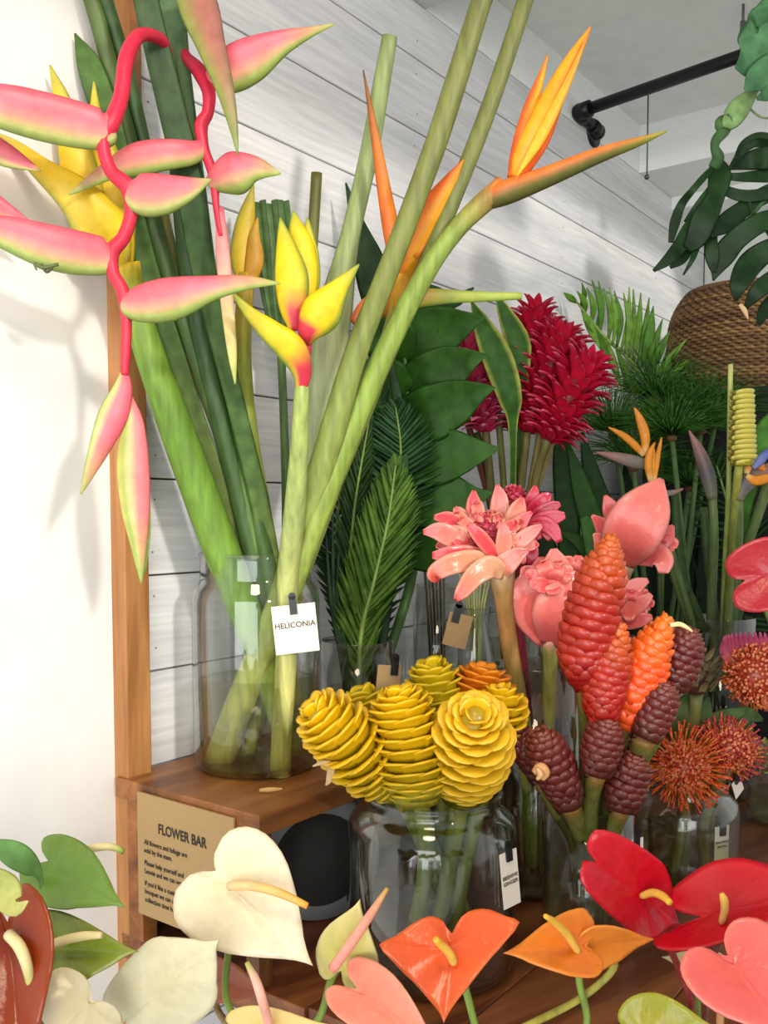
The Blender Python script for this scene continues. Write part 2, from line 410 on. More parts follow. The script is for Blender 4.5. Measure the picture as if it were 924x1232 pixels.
# things kept under the shelf
rc = wp(ts + 0.20, 0.17, TABLE_Z + 0.085)
ro = thing('paper_roll', 'grey roll with a dark round end lying under the shelf', 'roll', wp(ts + .2, .17, TABLE_Z))
ax = (DN * 0.8 - DT * 0.6).normalized()
part(ro, 'sheet', tube(MB(), rc - ax * 0.1, rc + ax * 0.03, 0.083, 40), simple('grey_paper', '#8d8f90', 0.7))
part(ro, 'core', tube(MB(), rc - ax * 0.1, rc + ax * 0.034, 0.062, 36), simple('dark_core', '#2c2926', 0.8))
bk = wp(ts + 0.075, 0.115, TABLE_Z)
bu = thing('metal_bucket', 'small galvanised bucket under the shelf behind the sign', 'bucket', bk)
part(bu, 'body', lathe(MB(), [(0, 0), (.034, 0), (.037, .002), (.043, .115), (.045, .118), (.042, .118), (.036, .006), (0, .005)], bk, n=28), simple('galvanised', '#8b9198', 0.35, 0.5))

# ================================================================ glass vases
def jar(name, label, cen, prof, water, rim=0.0, th=0.0028, wt=WATER):
    """glass body of revolution with real wall thickness and water inside"""
    T = thing(name, label, 'vase', cen)
    inner = [(max(r - th, 0), z + (th * 2 if i < 2 else 0)) for i, (r, z) in enumerate(prof)][::-1]
    gb = part(T, 'glass_body', lathe(MB(), [(0.0, 0.0)] + prof + inner + [(0, th * 2)], cen, n=56), GLASS)
    if rim:
        r, z = prof[-1]; R = []
        for j in range(8):
            a = 2 * math.pi * j / 8; R.append((r - th / 2 + rim * math.cos(a), z + rim * math.sin(a)))
        part(gb, 'rim', lathe(MB(), R, cen, n=56, closed=True), GLASS)
    if water:
        wprof = [(0, th * 2 + .001)]
        P = [(r - th - .0008, z) for r, z in prof if z < water - .002]
        if P:
            P[0] = (P[0][0], th * 2 + .001); wprof += P
        # radius of the body at the water line
        rw = wprof[-1][0]
        for (ra, za), (rb, zb_) in zip(prof, prof[1:]):
            if za <= water <= zb_: rw = ra + (rb - ra) * (water - za) / (zb_ - za + 1e-9) - th - .0008
        wprof += [(rw, water), (0, water)]
        part(T, 'water', lathe(MB(), wprof, cen, n=48), wt)
    return T
def at_table(u, d, z=TABLE_Z): q = W(u, 614, d); q.z = z; return q
JH = at_table(307, 1.24, SHELF_Z)
jar('apothecary_jar', 'tall clear glass jar of heliconia stems on the wooden shelf', JH,
    [(.068, 0), (.078, .004), (.0845, .016), (.0847, .225), (.082, .240), (.0745, .250), (.0735, .256), (.0735, .282), (.0745, .286)], .118, .0026)
JP = at_table(430, 1.42, SHELF_Z)
jar('cylinder_vase', 'short clear glass cylinder of dark green fronds on the shelf', JP, [(.05, 0), (.057, .006), (.057, .145)], .07, .0012)
JB = at_table(520, 1.10)
jar('apothecary_jar', 'wide clear glass jar of yellow beehive ginger on the counter', JB,
    [(.085, 0), (.095, .005), (.1015, .018), (.1025, .165), (.099, .182), (.088, .194), (.083, .198), (.082, .208), (.084, .214)], .06, .003,
    wt=glass('dark_vase_water', (0.70, 0.70, 0.52), 0.02, 0.35))
JS = at_table(712, 1.15)
jar('cylinder_vase', 'narrow clear glass cylinder of shampoo ginger cones on the counter', JS, [(.050, 0), (.0565, .006), (.0575, .184)], .10, .0012)
JT = at_table(648, 1.336)
jar('cylinder_vase', 'tall clear glass cylinder of pink torch ginger behind the yellow cones', JT, [(.056, 0), (.0615, .006), (.0625, .328)], .20, .0012)
JQ = at_table(832, 1.37)
jar('apothecary_jar', 'low clear glass jar of orange pincushion flowers on the counter', JQ,
    [(.062, 0), (.072, .005), (.0765, .016), (.0765, .105), (.073, .120), (.062, .130), (.0605, .133), (.0605, .146), (.062, .149)], .07, .0015)
JR = at_table(952, 1.62)
jar('tumbler', 'clear glass tumbler at the right edge of the counter', JR, [(.055, 0), (.062, .006), (.066, .13)], .05, .0012)
JZ = at_table(872, 1.78)
jar('cylinder_vase', 'clear glass cylinder of bird of paradise stems at the back', JZ, [(.055, 0), (.06, .006), (.06, .345)], .15, .0012)
JG = at_table(618, 1.74, SHELF_Z)
jar('cylinder_vase', 'clear glass cylinder of red ginger stems behind the torch ginger', JG, [(.05, 0), (.06, .006), (.06, .20)], .1, .0012)
JN = at_table(527, 1.60, SHELF_Z)
jar('bud_vase', 'slim clear glass vase on the shelf behind the yellow cones', JN, [(.036, 0), (.042, .005), (.042, .215)], .05, .0012)
JM = at_table(572, 1.62, SHELF_Z)
jar('bud_vase', 'small waisted glass bottle of pale straws on the shelf', JM, [(.03, 0), (.037, .006), (.039, .05), (.033, .10), (.024, .135), (.023, .15), (.028, .175)], .06, .0012)
JX = at_table(790, 2.12)
jar('cylinder_vase', 'clear glass cylinder of papyrus stems in front of the dark plinth', JX, [(.065, 0), (.075, .006), (.075, .27)], .12, .0012)
AJ = [at_table(40, .64), at_table(300, .66), at_table(560, .68), at_table(850, .66)]
for c, l in zip(AJ, ('rust and green anthurium', 'white anthurium', 'orange anthurium', 'red anthurium')):
    jar('tumbler', 'low glass tumbler of %s stems at the front of the counter' % l, c, [(.040, 0), (.045, .005), (.047, .125)], .07, .0012)

# ---------------------------------------------------------------- price cards clipped on the glass
def card(label, u0, v0, u1, v1, d, lines=(), yaw=0.0, mat=CARD, cl=None, roll=0.0, size=0.0075, clip_h=26):
    c = W((u0 + u1) / 2, (v0 + v1) / 2, d); w = (u1 - u0) * d / FPX; h = (v1 - v0) * d / FPX
    xd = Vector((math.cos(yaw), math.sin(yaw), 0)); up = UP.copy()
    xd, up = xd * math.cos(roll) + up * math.sin(roll), up * math.cos(roll) - xd * math.sin(roll)
    nd = xd.cross(up)
    T = thing('price_card', label, 'price tag', c - up * (h / 2))
    cp = part(T, 'card', MB().box(c - xd * (w / 2) - up * (h / 2), xd * w, up * h, nd * -0.001), mat, False)
    ch = clip_h * d / FPX; cw = 9 * d / FPX
    cc = c + up * (h / 2 - ch * .45) + xd * (w * (cl or 0))
    mb = MB().box(cc - xd * (cw / 2) , xd * cw, up * ch * .85, nd * 0.003)
    tube(mb, cc + up * ch * .85, cc + up * ch * .85 + nd * .003, cw / 2, 14)
    part(T, 'clip', mb, CLIP, False)
    for s, dz, sz in lines:
        text_on(cp, 'lettering', s, sz, c - up * dz, xd, up, INK, align='CENTER', bold=0.0001, off=0.0004)
    return T
card('white price card reading HELICONIA clipped to the tall jar', 329, 727, 382, 786, 1.152, (('HELICONIA', -0.002, .0098),), 0.12, roll=0.10)
card('white price card reading BEEHIVE GINGER clipped to the wide jar', 600, 1022, 628, 1093, 1.035, (('BEEHIVE', -0.001, .0062), ('GINGER', .006, .0062)), 0.62, roll=0.12)
card('white price card clipped to the narrow shampoo ginger cylinder', 752, 1008, 777, 1066, 1.135, (), 0.5)
card('white price card reading PINCUSHION PROTEA clipped to the low jar', 857, 993, 880, 1042, 1.322, (('PINCUSHION', -0.004, .0042), ('PROTEA', .003, .0048)), 0.45)
card('white price card tucked under the pincushion heads at the jar rim', 878, 935, 898, 958, 1.30, (), 0.7, roll=.5, clip_h=10)
card('kraft price card clipped to the slim vase behind the yellow cones', 536, 738, 565, 779, 1.545, (), 0.0, KRAFT, -.2, roll=-.25)
card('kraft price card clipped to the cylinder of green fronds', 452, 800, 482, 845, 1.352, (), 0.3, KRAFT, .2, roll=-.1)

# ================================================================ heliconias in the tall jar
G_LIGHT = grad((0, '#7f9a45'), (.5, '#86a24a'), (1, '#a9b35f'))
def stemcol(*stops):
    g = grad(*stops)
    return lambda t, s: g(t)
OLIVE = stemcol((0, '#6b6f3d'), (.35, '#6f763d'), (.6, '#7f8e45'), (.8, '#93a152'), (1, '#c3bf72'))
DARKST = stemcol((0, '#3d5233'), (.4, '#35502b'), (.7, '#4d6b34'), (.85, '#7a8c42'), (1, '#b0a65a'))
def pinkb(edge=-0.1, flip=1, tipg=.75):
    """pink back, cream line, green lips; side +1 or -1 carries the green"""
    g = grad((-1, '#d9596a'), (edge - .1, '#e77a84'), (edge + .18, '#e9a48a'), (edge + .36, '#d7d78a'), (edge + .62, '#9fb65c'), (1, '#84a24c'))
    tip = lin('#9cae55')
    def f(t, s):
        c = g(s * flip); return mix(c, tip, (t - tipg) / (1 - tipg) if t > tipg else 0)
    return f
def bract(T, pts, hw, d, col, thick=.42, label=None, k=6):
    return lofted(T, 'bract', pts, hw, col, PETAL, d=d, thick=thick, n=14, k=k, label=label)

def heli(label, stem_pts, stem_hw, col, d, base=None, name='heliconia', group=None):
    T = thing(name, label, 'flower', W(*stem_pts[-1][:2], d[-1] if isinstance(d, (list, tuple)) else d))
    lofted(T, 'stem', stem_pts, stem_hw, col, STEM, d=d, n=12)
    return T
RED = stemcol((0, '#c22540'), (.3, '#d92a48'), (1, '#d33349'))
# -- hanging pink heliconia in front
P1 = heli('hanging pink heliconia with zigzag red stalk, nearest the white wall',
          [(204, 66), (212, 150), (226, 300), (250, 440), (288, 600), (312, 700), (332, 800), (362, 905)], [7, 11, 13, 13, 12, 12, 11, 11], DARKST, [1.10, 1.13, 1.17, 1.2, 1.22, 1.23, 1.25, 1.27])
lofted(P1, 'stalk', [(204, 68), (196, 50), (181, 42), (165, 45), (152, 70), (146, 115), (134, 148), (124, 172), (133, 205), (154, 226), (158, 255), (149, 285), (135, 303), (136, 328), (148, 352), (152, 390), (151, 425), (150, 452)],
       [5, 6.5, 7, 8, 9, 9, 10, 8, 8, 10, 8, 8, 9, 7.5, 8, 6.5, 6, 5], RED, PETAL, d=[1.10, 1.08, 1.06, 1.04, 1.02, 1.01, 1.0, 1.0, 1.0, 1.0, 1.0, 1.0, 1.0, 1.0, 1.0, 1.0, 1.0, 1.0], k=6)
bract(P1, [(136, 152), (118, 155), (62, 143), (5, 129), (-40, 121), (-85, 120)], [14, 23, 27, 25, 16, 2], [1.0, .995, .98, .96, .95, .94], pinkb(.15, 1, .85))
bract(P1, [(152, 228), (168, 234), (195, 234), (226, 227), (254, 216)], [10, 23, 23, 14, 1], [1.0, .99, .98, .97, .965], pinkb(.2, -1, .8))
bract(P1, [(138, 306), (122, 308), (66, 299), (4, 279), (-50, 262)], [12, 22, 26, 19, 4], [1.0, .995, .97, .95, .93], pinkb(.1, 1, .85))
bract(P1, [(146, 362), (163, 366), (205, 360), (258, 346), (300, 340), (337, 341)], [9, 20, 25, 14, 8, 1], [1.0, .99, .975, .965, .96, .955], pinkb(.05, -1, .6))
bract(P1, [(150, 448), (147, 470), (136, 500), (121, 536), (107, 570), (97, 595)], [5, 12, 17, 13, 6.5, 1], [1.0, .995, .99, .985, .98, .975], pinkb(.35, -1, .55))
g6 = grad((-1, '#d9c96c'), (-.55, '#8ba94e'), (-.3, '#dcd884'), (-.1, '#e88a86'), (1, '#e8767f'))
bract(P1, [(156, 478), (160, 510), (160, 560), (163, 610), (167, 655), (170, 702)], [4, 13, 19, 17, 10, 1], [1.005, 1.0, 1.0, 1.0, 1.0, 1.0], lambda t, s: mix(g6(s), lin('#8fae4e'), (t - .62) * 2.4))
bract(P1, [(166, 520), (174, 580), (176, 640), (174, 690)], [3, 5, 5, 1], 1.01, stemcol((0, '#dfb98a'), (.5, '#9db958'), (1, '#86a84b')))
lofted(P1, 'floret', [(70, 318), (52, 322), (42, 317), (44, 325)], [2, 2.5, 2, 1], '#5d6a3c', PETAL, d=.955)
lofted(P1, 'floret', [(50, 318), (56, 327), (64, 322)], [1.5, 2, 1], '#4d4a33', PETAL, d=.955)
# -- second hanging pink heliconia
P2 = heli('second hanging pink heliconia with a long bract pointing up right',
          [(214, -30), (222, 90), (238, 230), (258, 380), (296, 560), (322, 680), (340, 790), (368, 900)], [6, 8, 10, 11, 11, 11, 10, 10], DARKST, [1.16, 1.16, 1.18, 1.2, 1.22, 1.225, 1.24, 1.25])
lofted(P2, 'stalk', [(219, 40), (223, 66), (240, 86), (251, 110), (250, 135), (242, 152), (246, 180), (257, 212), (260, 248), (266, 285)],
       [4, 6, 9, 8, 7, 8, 6, 6, 4, 4], RED, PETAL, d=[1.15, 1.13, 1.11, 1.10, 1.10, 1.10, 1.10, 1.10, 1.10, 1.10], k=6)
bract(P2, [(252, 98), (272, 88), (302, 72), (338, 52), (372, 39), (402, 29)], [10, 23, 24, 14, 6, 1], [1.10, 1.095, 1.09, 1.085, 1.08, 1.075], pinkb(.05, -1, .62))
g2 = grad((-1, '#96695b'), (0, '#a8625a'), (.5, '#93854c'), (1, '#8a9a4b'))
bract(P2, [(225, -30), (240, 12), (254, 55), (270, 105), (280, 148), (286, 186)], [20, 23, 17, 11, 6, 1], [1.08, 1.07, 1.06, 1.05, 1.05, 1.05], lambda t, s: mix(g2(-s), lin('#77903f'), (t - .4) * 1.6))
bract(P2, [(252, 222), (266, 215), (285, 208), (308, 203), (338, 209)], [8, 18, 24, 14, 1], [1.10, 1.09, 1.08, 1.075, 1.07], pinkb(.0, -1, .7))
bract(P2, [(246, 178), (228, 184), (200, 186), (165, 192), (128, 207), (100, 224), (83, 234)], [9, 14, 17, 18, 10, 5, 1], [1.10, 1.085, 1.075, 1.07, 1.06, 1.055, 1.05], pinkb(.05, 1, .5))
g4 = grad((0, '#e8636e'), (.3, '#ea9a92'), (.6, '#dcc98a'), (1, '#a9b95c'))
bract(P2, [(265, 250), (268, 300), (273, 360), (279, 420), (283, 462)], [4, 8, 8, 6, 1], [1.10, 1.10, 1.10, 1.10, 1.10], lambda t, s: g4(t))
# -- third pink one, only its bract tips come into view at the left edge
P3 = heli('pink heliconia bracts reaching in at the left edge behind', [(-64, 230), (-66, 120), (-40, -20), (30, -90), (100, -60), (146, 60), (180, 200), (222, 360), (280, 540), (318, 690), (340, 800), (366, 900)], [5, 6, 7, 8, 8, 8, 8, 8, 8, 8, 8, 8], DARKST, [1.0, 1.0, 1.02, 1.06, 1.12, 1.17, 1.2, 1.22, 1.235, 1.245, 1.26, 1.275])
bract(P3, [(-62, 150), (-30, 168), (10, 188), (50, 206)], [8, 16, 13, 1], [1.0, 1.0, 1.01, 1.02], pinkb(.3, -1, .9))
bract(P3, [(-66, 200), (-30, 232), (5, 252), (38, 268)], [8, 16, 10, 1], [1.0, 1.0, 1.01, 1.02], pinkb(.5, -1, .95))

# -- yellow heliconia on the thick pale stem
YEL = heli('yellow heliconia on a thick pale green stem, behind the pink bracts',
           [(148, 318), (160, 360), (180, 425), (214, 520), (262, 650), (300, 750), (328, 830), (352, 905)], [20, 17, 18, 21, 22, 20, 17, 15],
           stemcol((0, '#d3b52c'), (.12, '#7f9a3a'), (.4, '#658a2f'), (.7, '#6f9138'), (1, '#b3b15c')), [1.12, 1.13, 1.14, 1.16, 1.19, 1.21, 1.23, 1.25])
gy = grad((-1, '#e7c21f'), (.2, '#ecca2a'), (.75, '#d8c043'), (1, '#9da647'))
yf = lambda fl: (lambda t, s: mix(gy(s * fl), lin('#a3aa4d'), (t - .55) * 1.5))
bract(YEL, [(146, 322), (128, 285), (96, 241), (52, 205), (20, 178), (-6, 160)], [16, 33, 25, 14, 8, 2], [1.12, 1.10, 1.08, 1.07, 1.07, 1.06], yf(1))
bract(YEL, [(140, 305), (108, 250), (92, 190), (76, 125), (60, 78)], [20, 24, 20, 11, 1], [1.125, 1.13, 1.12, 1.115, 1.11], yf(-1), .5)
bract(YEL, [(146, 310), (140, 260), (128, 195), (116, 140), (113, 98)], [14, 22, 18, 8, 1], [1.13, 1.14, 1.14, 1.13, 1.13], yf(-1), .5)
bract(YEL, [(148, 330), (142, 306), (148, 280), (152, 262)], [8, 15, 9, 1], [1.115, 1.10, 1.095, 1.09], yf(-1), .5)
# -- second yellow one far behind the stems
YB = heli('dull yellow heliconia standing farther back between the dark stems',
          [(296, 330), (292, 420), (300, 520), (318, 620), (326, 700), (318, 800), (300, 905)], [10, 10, 10, 9, 9, 9, 9], stemcol((0, '#cda42d'), (.2, '#8a9a3d'), (1, '#a5a754')), [1.29, 1.285, 1.28, 1.27, 1.265, 1.26, 1.25])
bract(YB, [(296, 345), (290, 310), (296, 265), (305, 222)], [8, 13, 11, 1], 1.29, yf(1), .5)
bract(YB, [(298, 345), (306, 315), (306, 285), (310, 262)], [6, 11, 7, 1], 1.285, stemcol((0, '#d7952a'), (1, '#d0a63a')), .5)

# -- yellow and red heliconia in the middle
YR = heli('yellow heliconia with red hearts in the middle of the jar',
          [(366, 420), (363, 470), (360, 540), (354, 620), (346, 700), (344, 800), (337, 932)], [4, 9, 11, 13, 13, 13, 13], stemcol((0, '#9aae5a'), (.5, '#9aa964'), (1, '#cfc878')), [1.105, 1.10, 1.12, 1.15, 1.175, 1.18, 1.19])
yel, grn, red = lin('#e6c916'), lin('#8ea23a'), lin('#d23a4c')
def vcol(redside, r0, r1, gs, tipg=.8, sp=.0):
    """t runs from the base; red patch by the base on one side, green margin on side gs"""
    def f(t, s):
        c = mix(yel, grn, (s * gs - .55) * 3)
        if t > tipg: c = mix(c, grn, (t - tipg) / (1 - tipg))
        a = max(0, min(1, (r1 - t) / (r1 - r0 + 1e-6))) * max(0, min(1, (s * redside + .75) * 2.5))
        return mix(c, red, a)
    return f
bract(YR, [(361, 478), (363, 448), (351, 421), (326, 399), (302, 378), (281, 354)], [4, 12, 18, 14, 8, 2], [1.10, 1.09, 1.08, 1.07, 1.065, 1.06], vcol(-1, .25, .42, 1, .7), .5)
bract(YR, [(370, 414), (373, 398), (388, 374), (408, 347), (432, 318)], [4, 16, 24, 12, 1], [1.095, 1.085, 1.08, 1.075, 1.07], vcol(1, .3, .36, -1, .75), .5)
bract(YR, [(354, 398), (352, 370), (351, 335), (345, 300), (337, 262)], [6, 16, 20, 13, 1], [1.10, 1.10, 1.10, 1.10, 1.10], vcol(-1, .2, .42, -1, .8), .5)
bract(YR, [(360, 380), (366, 345), (364, 305), (357, 275), (353, 254)], [6, 15, 16, 10, 1], [1.115, 1.115, 1.12, 1.12, 1.12], vcol(1, .05, .1, 1, .7), .5)
bract(YR, [(364, 380), (374, 345), (374, 310), (371, 280), (370, 262)], [5, 10, 10, 6, 1], 1.125, vcol(1, .05, .1, -1, .6), .5)
bract(YR, [(362, 452), (366, 425), (370, 405)], [7, 8, 6], 1.10, stemcol((0, '#8d9f48'), (.5, '#cf3c4c'), (1, '#d23a4c')), .6)

# -- orange heliconia pointing up right
OC = lambda fl: (lambda t, s: mix(mix(lin('#f0a51c'), lin('#e2611f'), (s * fl + .3) * 1.2), lin('#d9862c'), (t - .7) * 2))
OR = heli('orange heliconia with a long bract reaching right to a green tip',
          [(606, 224), (575, 250), (548, 278), (514, 325), (470, 410), (425, 510), (380, 625), (345, 720), (300, 830), (268, 916)], [13, 12, 11, 12, 13, 15, 15, 14, 14, 14],
          stemcol((0, '#c96f36'), (.08, '#8e7a3e'), (.25, '#7f9443'), (.6, '#869d43'), (.8, '#98a452'), (1, '#c2bd70')), [1.16, 1.16, 1.16, 1.16, 1.17, 1.175, 1.18, 1.195, 1.22, 1.24])
go = grad((-1, '#4d4a20'), (-.25, '#5c6026'), (.15, '#8f6626'), (.5, '#d8702a'), (1, '#e27c34'))
bract(OR, [(580, 245), (610, 231), (655, 214), (720, 187), (770, 170), (802, 158)], [9, 14, 12, 9, 5, 1], [1.16, 1.15, 1.145, 1.135, 1.13, 1.125], lambda t, s: mix(go(s), lin('#8f9b33'), (t - .62) * 2.2), .6)
bract(OR, [(622, 214), (630, 194), (647, 160), (672, 103), (694, 62), (711, 32)], [8, 14, 17, 12, 7, 1], [1.15, 1.145, 1.14, 1.14, 1.14, 1.14], OC(-1), .5)
bract(OR, [(616, 214), (624, 180), (637, 135), (649, 98), (659, 66)], [6, 9, 9, 5, 1], [1.155, 1.155, 1.155, 1.155, 1.155], OC(1), .5)
bract(OR, [(622, 212), (650, 165), (680, 105), (706, 45)], [1, 7, 5, 1], 1.132, stemcol((0, '#f3bb22'), (.6, '#f0a324'), (1, '#e98a2b')), .5)
# -- orange heliconia in the centre with a tall thin bract
OM = heli('orange heliconia in the centre with one tall thin upright bract',
          [(482, 345), (470, 400), (446, 470), (412, 550), (380, 630), (352, 720), (325, 820), (290, 915)], [9, 10, 12, 13, 13, 12, 12, 12], stemcol((0, '#d9a02f'), (.12, '#8f9a49'), (1, '#b5b866')), [1.22, 1.225, 1.23, 1.235, 1.24, 1.25, 1.26, 1.28])
bract(OM, [(480, 330), (472, 285), (461, 222), (449, 150), (437, 84)], [7, 10, 8, 4.5, .8], [1.22, 1.21, 1.21, 1.21, 1.21], lambda t, s: mix(mix(lin('#ef8a22'), lin('#d96a28'), s * .5 + .5), lin('#6b5030'), (t - .5) * 2), .5)
bract(OM, [(484, 345), (492, 305), (515, 260), (540, 220), (558, 192)], [7, 15, 17, 9, 1], [1.22, 1.205, 1.2, 1.195, 1.19], OC(1), .5)
bract(OM, [(500, 310), (530, 255), (555, 220), (570, 203)], [4, 6, 5, 1], 1.20, stemcol((0, '#e8892a'), (1, '#df5d2f')), .5)
gh = grad((0, '#c85f2d'), (.25, '#e8812f'), (.45, '#df9440'), (.62, '#a9b04f'), (1, '#a8b955'))
bract(OM, [(425, 388), (447, 371), (480, 361), (530, 357), (580, 357), (628, 356)], [6, 15, 14, 9, 6, 4], [1.225, 1.235, 1.24, 1.245, 1.25, 1.25], lambda t, s: mix(gh(t), lin('#96ad4b'), (s * -1 - .1) * t * 2), .6)
bract(OM, [(482, 372), (484, 345), (488, 318)], [8, 11, 7], 1.213, stemcol((0, '#e8b026'), (1, '#f0a51c')), .5)

# -- cut stems and leaf sheaths without a flower in view
def sheath(label, pts, hw, col, d, name='cut_stem', cat='stem', thick=.7, mat=STEM, **kw):
    return solo(name, loft(MB(), pts, hw, col, d=d, thick=thick, n=12, **kw), mat, label, cat)
sheath('thick olive stem running out of the top of the picture, right of centre', [(598, -40), (580, 0), (548, 100), (520, 185), (470, 318), (430, 420), (397, 530), (364, 640), (330, 740), (287, 840), (258, 918)],
       [12, 12, 13, 13, 13, 14, 16, 16, 15, 14, 14], OLIVE, [1.14, 1.14, 1.14, 1.14, 1.14, 1.15, 1.16, 1.18, 1.2, 1.22, 1.235])
sheath('thinner olive stem leaving the top beside the orange bird bract', [(645, -40), (632, 0), (590, 125), (545, 240), (508, 330), (468, 420), (420, 530), (384, 630), (350, 720), (310, 810), (268, 905)],
       [9, 9.5, 10, 10, 10, 11, 11, 11, 11, 11, 11], OLIVE, [1.2, 1.2, 1.2, 1.2, 1.2, 1.21, 1.22, 1.23, 1.24, 1.26, 1.28])
sheath('pale green stem cut off square left of the orange bracts', [(469, 44), (460, 95), (444, 185), (420, 290), (402, 380), (388, 470), (370, 570), (356, 650), (338, 740), (302, 830), (268, 910)],
       [9, 10, 11, 12, 21, 21, 17, 14, 13, 12, 12], stemcol((0, '#7f8f5a'), (.35, '#8b9b63'), (.45, '#a3ac80'), (.7, '#8c9a5f'), (1, '#b5b267')), [1.26, 1.26, 1.26, 1.25, 1.25, 1.25, 1.25, 1.25, 1.26, 1.275, 1.285])
sheath('thin brown green stem cut off behind the yellow heliconia', [(381, 208), (378, 260), (374, 330), (368, 420), (360, 520), (350, 640), (344, 720), (340, 900)], [6.5, 6.5, 6, 6, 7, 7, 7, 7], stemcol((0, '#5d5a26'), (1, '#8f9a50')), [1.3, 1.3, 1.3, 1.29, 1.285, 1.28, 1.27, 1.27])
sheath('dark green leaf stalk rising to the top left beside the pine post', [(98, -30), (116, 18), (140, 110), (160, 190), (196, 310), (240, 440), (284, 570), (312, 680), (335, 790), (370, 895)], [8, 10, 10, 11, 11, 11, 11, 11, 10, 10],
       stemcol((0, '#52632e'), (.5, '#3f5a2c'), (.8, '#5f7a37'), (1, '#a09a52')), [1.14, 1.15, 1.17, 1.18, 1.19, 1.2, 1.215, 1.225, 1.24, 1.26], name='leaf_stalk')
sheath('broad dark green folded leaf in the bunch of stems, top left', [(168, -40), (180, 20), (204, 120), (228, 220), (240, 300), (262, 400), (292, 520), (320, 640), (336, 740), (362, 880)], [14, 15, 16, 17, 15, 12, 11, 11, 10, 10],
       DARKST, [1.08, 1.08, 1.10, 1.12, 1.14, 1.17, 1.2, 1.22, 1.24, 1.265], name='folded_leaf', cat='leaf', thick=.35, mat=LEAF, fold=.35)
sheath('grey green upright leaf behind the red zigzag stalks', [(200, -40), (206, 40), (216, 140), (230, 240), (252, 360), (282, 480), (316, 620), (330, 720), (350, 860)], [16, 18, 17, 15, 13, 11, 11, 10, 10],
       stemcol((0, '#5c7b54'), (.4, '#4b6c42'), (1, '#8f974f')), [1.13, 1.13, 1.14, 1.15, 1.18, 1.2, 1.225, 1.24, 1.26], name='folded_leaf', cat='leaf', thick=.3, mat=LEAF, fold=.3)
sheath('pointed dark leaf at the left of the pine post', [(90, 40), (108, 80), (128, 140), (150, 220), (180, 330), (226, 470), (272, 610), (300, 700), (330, 800), (360, 890)], [1, 14, 16, 14, 12, 10, 10, 10, 10, 10],
       stemcol((0, '#4b6a2e'), (.5, '#47682f'), (1, '#98964f')), [1.15, 1.155, 1.16, 1.165, 1.18, 1.2, 1.22, 1.235, 1.25, 1.265], name='strap_leaf', cat='leaf', thick=.15, mat=LEAF, fold=.3)
sheath('yellowing long leaf stalk among the dark stems', [(196, 250), (216, 380), (250, 480), (292, 590), (318, 680), (336, 780), (366, 890)], [6, 8, 9, 9, 9, 9, 9], stemcol((0, '#6c6c34'), (.5, '#8c8a3f'), (1, '#a7a45a')), [1.20, 1.205, 1.21, 1.22, 1.23, 1.245, 1.27], name='leaf_stalk')
# pleated green palm leaf cut straight, behind the yellow and red heliconia
pl = thing('pleated_leaf', 'trimmed pleated palm leaf behind the yellow and red heliconia', 'leaf', W(345, 690, 1.29))
for i in range(7):
    u = 302 + i * 7.0
    lofted(pl, 'pleat', [(u, 243 + random.uniform(-3, 5)), (u + 6, 300), (318 + i * 4.5, 360), (330 + i * 2.5, 420)], [4.5, 4.5, 3.6, 2.2], stemcol((0, '#5e7b4b'), (1, '#49683a')), LEAF, d=1.335, thick=.25, roll=.5 if i % 2 else -.5, n=8, k=3)
lofted(pl, 'stalk', [(338, 418), (342, 520), (345, 620), (344, 700), (342, 820)], [5, 5, 6, 6, 6], '#55713c', STEM, d=[1.335, 1.32, 1.30, 1.29, 1.28])

# ================================================================ fronds on the shelf
def frond(label, rach, hw, d, n, lens, ang, lw, col, name='cycad_frond', rcol='#7f9a4a', droop=.15, cat='leaf', single=False, fwd=.25):
    """feather leaf: a rachis with leaflets on both sides; lens, ang are (base, middle, tip) in pixels and radians"""
    T = thing(name, label, cat, W(*rach[0][:2], d[0]))
    lofted(T, 'rachis', rach, hw, rcol, STEM, d=d, n=6)
    fr = frames(path(rach, 1.0, 10, d)); m = len(fr) - 1
    mb = MB(); cols = col if isinstance(col, tuple) else (col,)
    for i in range(n):
        t = i / (n - 1); p, w, Tn, S, N = fr[min(int(t * m), m)]
        L = cr([(x,) for x in lens], t * (len(lens) - 1))[0] * w; a = cr([(x,) for x in ang], t * (len(ang) - 1))[0]
        for sd in (-1, 1):
            al = a + random.uniform(-.06, .06); dr = (Tn * math.cos(al) + S * (sd * math.sin(al)) + N * random.uniform(fwd * .3, fwd)).normalized()
            wd = dr.cross(N).normalized(); c = lin(random.choice(cols)); V = []; F = []
            for q in range(5):
                x = q / 4; h = lw * w * (math.sin(math.pi * min(1, .18 + x * .82)) ** .8 if q < 4 else 0.03)
                o = p + dr * (L * x) - N * (droop * L * x * x)
                V += [o - wd * h, o + N * (h * .35), o + wd * h]
                V += [o - N * .0006]
            for q in range(4):
                b0, b1 = q * 4, q * 4 + 4
                for e0, e1 in ((0, 1), (1, 2), (2, 3), (3, 0)): F.append((b0 + e0, b0 + e1, b1 + e1, b1 + e0))
            mb2 = MB().add(V, F, c) if single else mb.add(V, F, c)
            if single: part(T, 'leaflet', mb2, LEAF)
    if not single: part(T, 'leaflets', mb, LEAF, kind='stuff')
    return T
frond('broad green cycad frond standing in the short cylinder, front', [(432, 850), (434, 766), (450, 700), (466, 630), (476, 560)], [3, 3, 2.2, 1.6, 1], [1.42, 1.40, 1.385, 1.375, 1.37], 84, (20, 74, 80, 60, 16), (.42, .5, .5, .45, .3), 4.2, ('#4a6b22', '#41611d', '#557528'))
